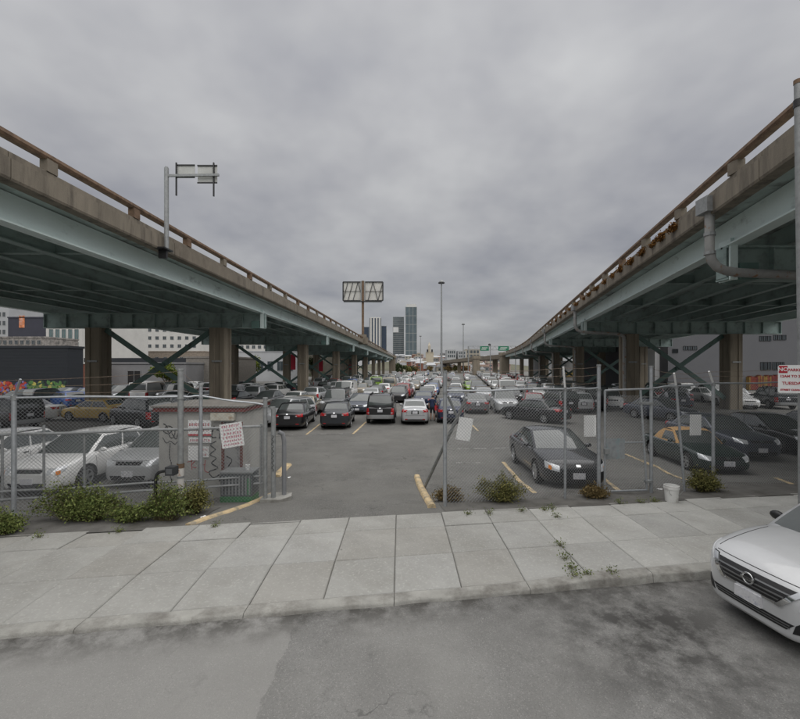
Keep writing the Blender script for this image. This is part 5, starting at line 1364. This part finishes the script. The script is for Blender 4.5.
# buildings behind it
Y = 95; building('glass_office', 'white office block with tall green glass strips behind the warehouse', xz(46,Y), xz(82,Y), Y, Y+25, zz2(312,Y), wh, grid_w(xz(82,Y)-xz(46,Y), 5, zz2(354,Y), zz2(328,Y), 2, .62, .82, .5), winmat=mat('green_glass',(.12,.19,.19),.1,.3,.4,spec=.9))
Y = 105; b_ = building('dark_hoarding_block', 'dark grey block with an orange advert on its wall', xz(8,Y), xz(46,Y), Y, Y+20, zz2(318,Y), mat('slate_wall',(.05,.052,.07),.8,.1,.5))
mb = MB(); mb.box(3.0,4.4,-.12,-.002,14.0,17.2); mb.build('advert', mat('orange_advert',(.6,.22,.1),.6,.5,1.2,dirt=(.6,.6,.6),dscale=1), b_)
Y = 80; b_ = building('rubble_lot_building', 'mottled grey building top above the black warehouse', xz(-30,Y), xz(46,Y), Y, Y+8, zz2(338,Y), mat('mottled_wall',(.28,.26,.24),.9,.5,1.6,dirt=(.08,.08,.08),dscale=1.3), grid_w(xz(46,Y)-xz(-30,Y), 12, zz2(352,Y), zz2(339,Y), 2, .55, .6))
Y = 120; building('pale_tower_block', 'pale block with window rows next to the dark hoarding block', xz(-50,Y), xz(9,Y), Y, Y+20, zz2(300,Y), lg, grid_w(xz(9,Y)-xz(-50,Y), 12, zz2(345,Y), zz2(310,Y), 4, .6, .5))
Y = 60; building('brick_shed', 'narrow red brick shed between warehouse and highway column', xz(68.5,Y), xz(79,Y), Y, Y+6, zz2(364,Y), br, roof=wh)
Y = 66; b_ = building('grey_garage', 'long grey garage with a black upper band behind the cross braces', xz(84,Y), xz(186,Y), Y, Y+14, zz2(364,Y), gy, [(7.2,9.4,.0,2.6)], winmat=M['black'])
mb = MB(); mb.box(0, xz(186,Y)-xz(84,Y), -.05, -.002, 4.1, zz2(358,Y)+.5); mb.build('upper_band', dk, b_)
Y = 160; ww = xz(200,Y)-xz(92,Y); building('white_office', 'long white office building with rows of small windows behind the garage', xz(92,Y), xz(200,Y), Y, Y+20, zz2(322,Y), wh, grid_w(ww, 14, zz2(358,Y), zz2(326,Y), 4, .45, .42))
Y = 130; building('brown_stone_block', 'low brown stone block in front of the white office', xz(142,Y), xz(205,Y), Y, Y+6, zz2(352,Y), mat('brown_stone',(.25,.21,.17),.9,.3,2), grid_w(xz(205,Y)-xz(142,Y), 7, zz2(366,Y), zz2(354,Y), 1, .4, .5))
Y = 72; b_ = building('beige_garage', 'beige brick garage with a pale roller door', xz(184,Y), xz(232,Y), Y, Y+12, zz2(358,Y), mat('grey_brown_brick',(.20,.185,.165),.9,.2,3), [(1.2,3.6,-.1,2.7)], winmat=be)
Y = 100; building('grey_block', 'grey block with bright windows behind the farther braces', xz(233,Y), xz(298,Y), Y, Y+10, zz2(352,Y), lg, grid_w(xz(298,Y)-xz(233,Y), 6, zz2(374,Y), zz2(358,Y), 1, .6, .6))
Y = 150; building('window_wall_block', 'pale block with dense window grid seen past the second column', xz(225,Y), xz(300,Y), Y, Y+15, zz2(335,Y), wh, grid_w(xz(300,Y)-xz(225,Y), 12, zz2(362,Y), zz2(338,Y), 4, .55, .55))
Y = 150; building('banner_block', 'dark brown block behind the red banners and highway columns', xz(298,Y), xz(352,Y), Y, Y+15, zz2(352,Y), mat('banner_wall',(.10,.09,.075),.9,.3,.4,dirt=(.05,.06,.03),dscale=.35))
def hang_banner(px, py, w, h, Y, label):
    c = P(px, py, Y); t = thing('red_banner', label, 'banner', (c.x, c.y, -.4)); z = c.z + .4
    mb = MB(); mb.tube([(-w/2-.1,0,0),(-w/2-.1,0,z+h/2+.2)], .06, 8); mb.build('pole', M['galvd'], t)
    mb = MB(); mb.box(-w/2, w/2, -.02, .02, z-h/2, z+h/2); mb.build('cloth', mat('banner_red',(.5,.03,.06),.8,.1,1), t)
hang_banner(293, 362, 1.0, 3.0, 78, 'red banner on a pole between two highway columns')
hang_banner(321, 366, .9, 2.4, 90, 'red banner on a pole deeper under the highway')
hang_banner(350, 367, 1.2, 1.3, 118, 'small red banner far along under the highway')
# right side: big grey building with window strips
Y = 62; w0, w1 = xz(668,Y), xz(1000,Y)
wl_ = []
for px0, px1, p0, p1 in ((672,678,349,353),(683,697,346,350),(759,771,336,341),(773,786,335,340),(760,771,362,370),(772,784,362,370)):
    k = 3
    for i in range(k): a = xz(px0,Y)-w0 + (xz(px1,Y)-xz(px0,Y))*i/k; wl_.append((a+.03, a + (xz(px1,Y)-xz(px0,Y))/k-.03, zz2(p1,Y), zz2(p0,Y)))
bg_ = building('grey_warehouse', 'large plain grey building with small window strips beyond the highway', w0, w1, Y, Y+30, 16, mat('smooth_grey_wall',(.115,.117,.125),.85,.06,.2), wl_, frame=M['black'])  # wall colour darkened to carry the shade of the highway deck
goods = [mat('goods_'+n_, c, .8, .3, 3) for n_, c in (('rust',(.16,.035,.02)),('ochre',(.20,.12,.03)),('maroon',(.12,.02,.02)))]
for i in range(26):
    mb = MB(); a = xz(746,Y)-w0 + i*.2; hh = random.uniform(.5,.9); mb.box(a, a+.18, -.6, -.01, .2, 1.6+hh); mb.build('goods_stack', random.Random(i).choice(goods), bg_)
Y = 64; building('bright_gap_block', 'white block put in for the bright gap between highway columns', xz(655,Y), xz(666,Y), Y, Y+4, zz2(350,Y), mat('bright_gap_white',(.75,.75,.75),.7,.05,.5))  # white block added to show the bright opening beside the grey building
# round tank and yellow hoist seen under the right highway
t = thing('storage_tank', 'round beige tank behind the drain pipe columns', 'tank', (xz(596,100), 100, -.4)); mb = MB(); mb.lathe([(0,0),(3,0),(3,4.8),(2.8,5.5),(2.0,6.3),(.8,6.8),(0,6.9)], 24, axis='Z'); mb.build('shell', mat('tank_beige',(.42,.37,.32),.7,.1,.5), t, smooth=40)
mb = MB(); mb.lathe([(.5,6.8),(.5,7.3),(0,7.35)], 12, axis='Z'); mb.build('hatch', M['galvd'], t)
Y = 110; kio = building('yellow_kiosk', 'yellow based white kiosk beyond the highway columns', xz(566,Y), xz(574,Y), Y, Y+3, zz2(362,Y), mat('kiosk_white',(.75,.75,.75),.7,.05,.5))
mb = MB(); mb.box(xz(566,Y)-.05, xz(574,Y)+.05, Y-.2, Y-.03, .5, zz2(372,Y)); mb.v = [(p[0]-kio.location.x, p[1]-kio.location.y, p[2]-kio.location.z) for p in mb.v]; mb.build('yellow_panel', PAINT['yellow'], kio)
Y = 150; building('pale_depot', 'pale depot wall glimpsed past the round beige tank', xz(540,Y), xz(600,Y), Y, Y+10, zz2(356,Y), lg, grid_w(xz(600,Y)-xz(540,Y), 6, zz2(372,Y), zz2(358,Y), 1, .4, .6))
# ------------------------------------------------------------------ skyline
gl = mat('tower_glass', (.10,.135,.15), .15, .25, .05, spec=.9); gl2 = mat('blue_tower_glass', (.035,.06,.10), .15, .25, .05, spec=.9); fr_ = mat('tower_frame', (.36,.37,.36), .8, .05, .1)
def tower(name, label, px0, px1, py, Y, m, rows, cols_, crown=None, white=None, stripes=None):
    x0, x1 = xz(px0,Y), xz(px1,Y); z1 = zz2(py,Y); t = thing(name, label, 'tower', (x0, Y, -.5)); w = x1-x0; h = z1+.5; d = w*.9
    mb = MB(); mb.box(0,w,0,d,0,h); mb.build('shaft', m, t)
    for i in range(rows+1):
        mb = MB(); z = h*i/rows; mb.box(-.25,w+.25,-.25,d+.25,z-.5,z+.5); mb.build('floor_band', fr_, t)
    for i in range(cols_+1):
        mb = MB(); x = w*i/cols_; mb.box(x-.5,x+.5,-.35,-.05,0,h); mb.build('pier', fr_, t)
    if crown: mb = MB(); mb.box(w*.08,w*.95,d*.1,d*.9,h,h+crown); mb.build('crown', mat('pale_crown',(.6,.6,.58),.7,.05,.1), t)
    if white: 
        a,b,c,e_ = white; mb = MB(); mb.box(w*a,w*b,-.6,-.36,h*c,h*e_); mb.build('sign_panel', M['white'], t)
    if stripes:
        for i in range(stripes): mb = MB(); x = w*(i+.5)/stripes; mb.box(x-w*.07,x+w*.07,-.9,-.36,0,h); mb.build('white_pier', wh, t)
Y = 1200
tower('residential_tower', 'tallest pale framed glass tower with rounded white crown', 405.5, 416.8, 307, Y, gl, 7, 3, crown=9)
tower('residential_tower', 'grey glass tower with a white panel beside the tallest tower', 393, 404, 317, Y+60, mat('grey_tower_glass',(.12,.145,.155),.2,.3,.06,spec=.8), 26, 1, white=(.02,.5,.70,.80))
tower('striped_tower', 'white striped tower with blue glass between two dark blue towers', 369.5, 381, 318, Y+20, gl2, 1, 1, stripes=4, crown=3)
tower('blue_tower', 'low dark blue glass tower beside the striped tower', 381.5, 386.5, 326, Y+40, gl2, 1, 1)
tower('blue_tower', 'dark blue glass tower half hidden by the highway sign post', 364, 369, 327, Y+60, gl2, 1, 1)
# hill with houses
hm = mat('hill_scrub', (.12,.115,.075), .95, .35, .02, dirt=(.05,.065,.03), dscale=.015)
hl = MB(); nx, ny = 40, 10; vs = []
for j in range(ny+1):
    for i in range(nx+1):
        x = -420 + 1100*i/nx; y = 420 + 500*j/ny; u = j/ny; px = CX + FPX*x/y
        z = -.6 + 26*sm(u)*math.exp(-((px-440)/70)**2) + 1.2*math.sin(i*1.7+j); vs.append((x, y, z if j else -.6))
hl.add(vs, [(j*(nx+1)+i, j*(nx+1)+i+1, (j+1)*(nx+1)+i+1, (j+1)*(nx+1)+i) for j in range(ny) for i in range(nx)]); hl.build('hill', hm, smooth=60, kind='structure')
hroof = mat('brown_roof',(.16,.11,.085),.9,.2,.4); hr = random.Random(8); hc = [wh, be, lg, br, mat('cream_house',(.5,.47,.38),.9,.1,.4), mat('rose_house',(.42,.3,.27),.9,.1,.4), gy]
hn = ['white','beige','pale grey','red brick','cream','rose','grey']
for i in range(130):
    px = hr.uniform(393, 500); Y = hr.uniform(300, 800); ty = lerp(368, 355, ((Y-300)/500)**.8) + hr.uniform(-2.2,2.2); hgt = hr.uniform(6, 13); zt = zz2(ty, Y)
    w = hr.uniform(6, 13); q = hr.randrange(7); x = xz(px, Y); zb = max(-.5, zt-hgt)
    t = thing('hillside_house', f'{hn[q]} house among many on the hill beyond the lot', 'house', (x, Y, -.5), 0, 'houses on the far hill'); mb = MB()
    mb.box(0,w,0,10,0,zt+.5); mb.build('wall', hc[q], t); mb = MB(); mb.add([(-.4,-.4,zt+.5),(w+.4,-.4,zt+.5),(w+.4,10.4,zt+.5),(-.4,10.4,zt+.5),(w*.1,5,zt+2.6),(w*.9,5,zt+2.6)], [(0,1,5,4),(1,2,5),(2,3,4,5),(3,0,4),(0,3,2,1)]); mb.build('roof', hr.choice([gy, M['conc'], lg, hroof]), t)
    k = int(w/4)
    for a in range(k):
        for b in range(2): mb = MB(); xx = w*(a+.3)/k; zz3 = zt+.5-2.6-3*b; mb.box(xx, xx+w*.4/k, -.08, -.002, zz3, zz3+1.5); mb.build('window', WIN, t)
# church-like cream tower on the hill with a spire
Y = 420; t = thing('clock_tower', 'cream tower block with a small spire on the hill', 'tower', (xz(426,Y), Y, -.5)); w = xz(433.5,Y)-xz(426,Y)
mb = MB(); mb.box(0,w,0,6,0,zz2(352,Y)+.5); mb.build('base', mat('cream_stone',(.5,.45,.35),.9,.1,.4), t)
mb = MB(); mb.box(w*.3,w*.62,1,5,zz2(352,Y)+.5,zz2(345.5,Y)+.5); mb.build('belfry', mat('cream_stone_b',(.5,.45,.36),.9,.1,.4), t)
mb = MB(); h0 = zz2(345.5,Y)+.5; mb.add([(w*.3,1,h0),(w*.62,1,h0),(w*.62,5,h0),(w*.3,5,h0),(w*.46,3,h0+4)], [(0,1,4),(1,2,4),(2,3,4),(3,0,4)]); mb.build('spire', mat('cream_stone_c',(.5,.45,.36),.9,.1,.4), t)
for s_ in (.2, .8): mb = MB(); mb.box(w*s_-.8,w*s_+.8,-1.2,-.2,zz2(352,Y)+.6,zz2(349.5,Y)+.5); mb.build('lamp_cluster', M['black'], t)
for px0, px1, py, lab in ((447,456,350,'pale high-rise with dark glazing on the far hill'),(458,466,351,'dark topped block beside the second light mast'),(466,480,349.5,'wide beige block behind the green road signs')):
    Y = 520; building('hill_block', lab, xz(px0,Y), xz(px1,Y), Y, Y+20, zz2(py,Y), lg if px0 < 460 else be, grid_w(xz(px1,Y)-xz(px0,Y), 4, zz2(358,Y), zz2(py+.3,Y), 2, .7, .7))
# ------------------------------------------------------------------ light masts and lamp post
def mast(px, top, Y, r, label, heads=8):
    x = xz(px, Y); zt = zz2(top, Y); t = thing('light_mast', label, 'light mast', (x, Y, -.4)); h = zt+.4
    mb = MB(); mb.tube([(0,0,0),(0,0,h*.5),(0,0,h)], [r, r*.8, r*.55], 12); mb.build('mast', M['galvd'], t, smooth=40)
    mb = MB(); mb.lathe([(0,h+.3),(.35,h+.25),(.75,h-.25),(.8,h-.4),(0,h-.4)], 16, axis='Z'); mb.build('lamp_ring', M['galvd'], t)
    for k in range(heads):
        a = 6.283*k/heads; mb = MB(); mb.lathe([(0,h-.35),(.2,h-.4),(.28,h-.75),(0,h-.78)], 8, axis='Z'); mb.v = [(p[0]+.75*math.cos(a), p[1]+.75*math.sin(a), p[2]) for p in mb.v]; mb.build('floodlight', M['black'], t)
mast(441.5, 281, 122, .34, 'tallest light mast rising from the packed lot')
mast(463.3, 323.5, 240, .36, 'medium light mast standing between the tallest mast and the green signs')
mast(420.5, 335.5, 330, .36, 'short looking light mast in the distance beside the towers')
Y = 80; x = xz(490.3,Y); t = thing('lamp_post', 'slim lamp post with a single round head beside the packed cars', 'lamp post', (x,Y,-.4)); h = zz2(345,Y)+.4
mb = MB(); mb.tube([(0,0,0),(0,0,h)], [.09,.06], 8); mb.build('pole', M['galvd'], t, smooth=40)
mb = MB(); mb.lathe([(0,h+.3),(.2,h+.25),(.3,h+.05),(.2,h-.1),(0,h-.12)], 12, axis='Z'); mb.v = [(p[0]-.15,p[1],p[2]) for p in mb.v]; mb.build('lamp_head', M['black'], t, smooth=50)
# ------------------------------------------------------------------ overhead green signs on a truss gantry
Y = 205; t = thing('sign_gantry', 'truss gantry with two green road signs over the far ramp', 'gantry', (xz(468,Y), Y, -.4)); w = xz(516,Y)-xz(468,Y); zt = zz2(346.2,Y)+.4; zb = zz2(350,Y)+.4
mb = MB()
for z in (zt, zb): mb.bar((0,0,z),(w,0,z),.2,.2)
k = 18
for i in range(k): a, b = w*i/k, w*(i+1)/k; mb.bar((a,0,zb if i%2 else zt),(b,0,zt if i%2 else zb),.12,.12)
mb.build('truss', M['galvd'], t)
for x_ in (.2, w-.2): mb = MB(); mb.tube([(x_,0,0),(x_,0,zt)], .3, 8); mb.build('leg', M['galvd'], t, smooth=40)
grn = mat('road_sign_green', (.015,.17,.09), .5, .06, .5)
for a, b in ((480,488.7),(498,508.6)):
    mb = MB(); mb.box(xz(a,Y)-xz(468,Y), xz(b,Y)-xz(468,Y), -.5, -.4, zz2(350.8,Y)+.4, zz2(346.3,Y)+.4); so = mb.build('sign_face', grn, t)
    mb = MB(); x0_, x1_ = xz(a,Y)-xz(468,Y), xz(b,Y)-xz(468,Y)
    for zq, f0, f1 in ((349.3,.12,.7),(347.8,.2,.85)): mb.box(lerp(x0_,x1_,f0), lerp(x0_,x1_,f1), -.53, -.505, zz2(zq+.25,Y)+.4, zz2(zq-.25,Y)+.4)
    mb.build('legend', M['white'], so)
# ------------------------------------------------------------------ trees
def tree(label, px, py0, py1, Y, rw, m, n=2600, seed=1, leaf=.32, group=None, name='street_tree'):
    rn = random.Random(seed); x = xz(px,Y); z1 = zz2(py0,Y); zc0 = zz2(py1,Y); t = thing(name, label, 'tree', (x,Y,-.45), 0, group)
    h = z1+.45; c0 = max(.6, zc0+.45); mb = MB()
    mb.tube([(0,0,0),(.1,0,c0*.6),(.05,.1,lerp(c0,h,.5))], [.03*h+.05,.022*h+.04,.04], 7)
    lobes = []
    for i in range(9):
        a = rn.uniform(0,6.283); q = rn.uniform(.2,.75)*rw; lz = lerp(c0, h, rn.uniform(.2,.85)); lobes.append((q*math.cos(a), q*math.sin(a)*.8, lz, rw*rn.uniform(.3,.5)))
        mb.tube([(.08,.05,c0*.75),(q*math.cos(a)*.5,q*math.sin(a)*.4,lerp(c0,lz,.6)),(q*math.cos(a),q*math.sin(a)*.8,lz)], [.012*h+.02,.03,.015], 5)
    lobes.append((0,0,lerp(c0,h,.75),rw*.45))
    mb.build('trunk', mat('bark',(.09,.07,.05),.9,.2,3) if 'bark' not in M else M['bark'], t)
    lf = MB()
    for i in range(n):
        l_ = rn.choice(lobes); d = Vector((rn.gauss(0,1),rn.gauss(0,1),rn.gauss(0,1))).normalized()*l_[3]*rn.random()**.4; p = Vector(l_[:3]) + Vector((d.x,d.y,d.z*.8*(h-c0)/(1.6*rw) if rw else d.z)); p.z = min(p.z, h)
        if p.z < c0*.7: continue
        a = Vector((rn.gauss(0,1),rn.gauss(0,1),rn.gauss(0,1))).normalized(); b = a.cross(Vector((rn.gauss(0,1),rn.gauss(0,1),rn.gauss(0,1)))).normalized(); s_ = leaf*rn.uniform(.5,1.2)
        lf.add([p, p+a*s_*.5+b*s_*.3, p+a*s_, p+a*s_*.5-b*s_*.3], [(0,1,2,3)])
    lf.build('crown', LEAF[m], t, fix=False)
M['bark'] = mat('bark', (.09,.07,.05), .9, .2, 3)
tree('bright green street tree framed by the cross braces', 168, 361, 388, 58, 2.3, 'tree', 3600, 2, .30)
tree('dull green tree beyond the second pair of braces', 254, 356, 378, 88, 2.6, 'tree', 2200, 3, .4)
tree('tall dull tree between the far highway columns', 312, 356, 376, 100, 2.6, 'dark', 2200, 4, .4)
for i, (px, y0, Y, rw, m) in enumerate([(397,363,215,3,'dark'),(401,364.5,225,3.2,'dark'),(406,365,230,3,'olive'),(411,366,236,2.6,'dark'),(415,367,240,2.4,'brown'),(448,366,270,3,'brown'),(456,365.5,262,3,'olive'),(466,366,268,3,'brown'),(478,365.5,262,3,'dark'),(430,366,300,3,'brown')]):
    tree(('dark bushy tree','olive bushy tree','brownish bushy tree')[('dark','olive','brown').index(m)] + ' at the far end of the lot below the hill', px, y0, 373, Y, rw, m, 900, 10+i, .8, 'trees at the far end of the lot')
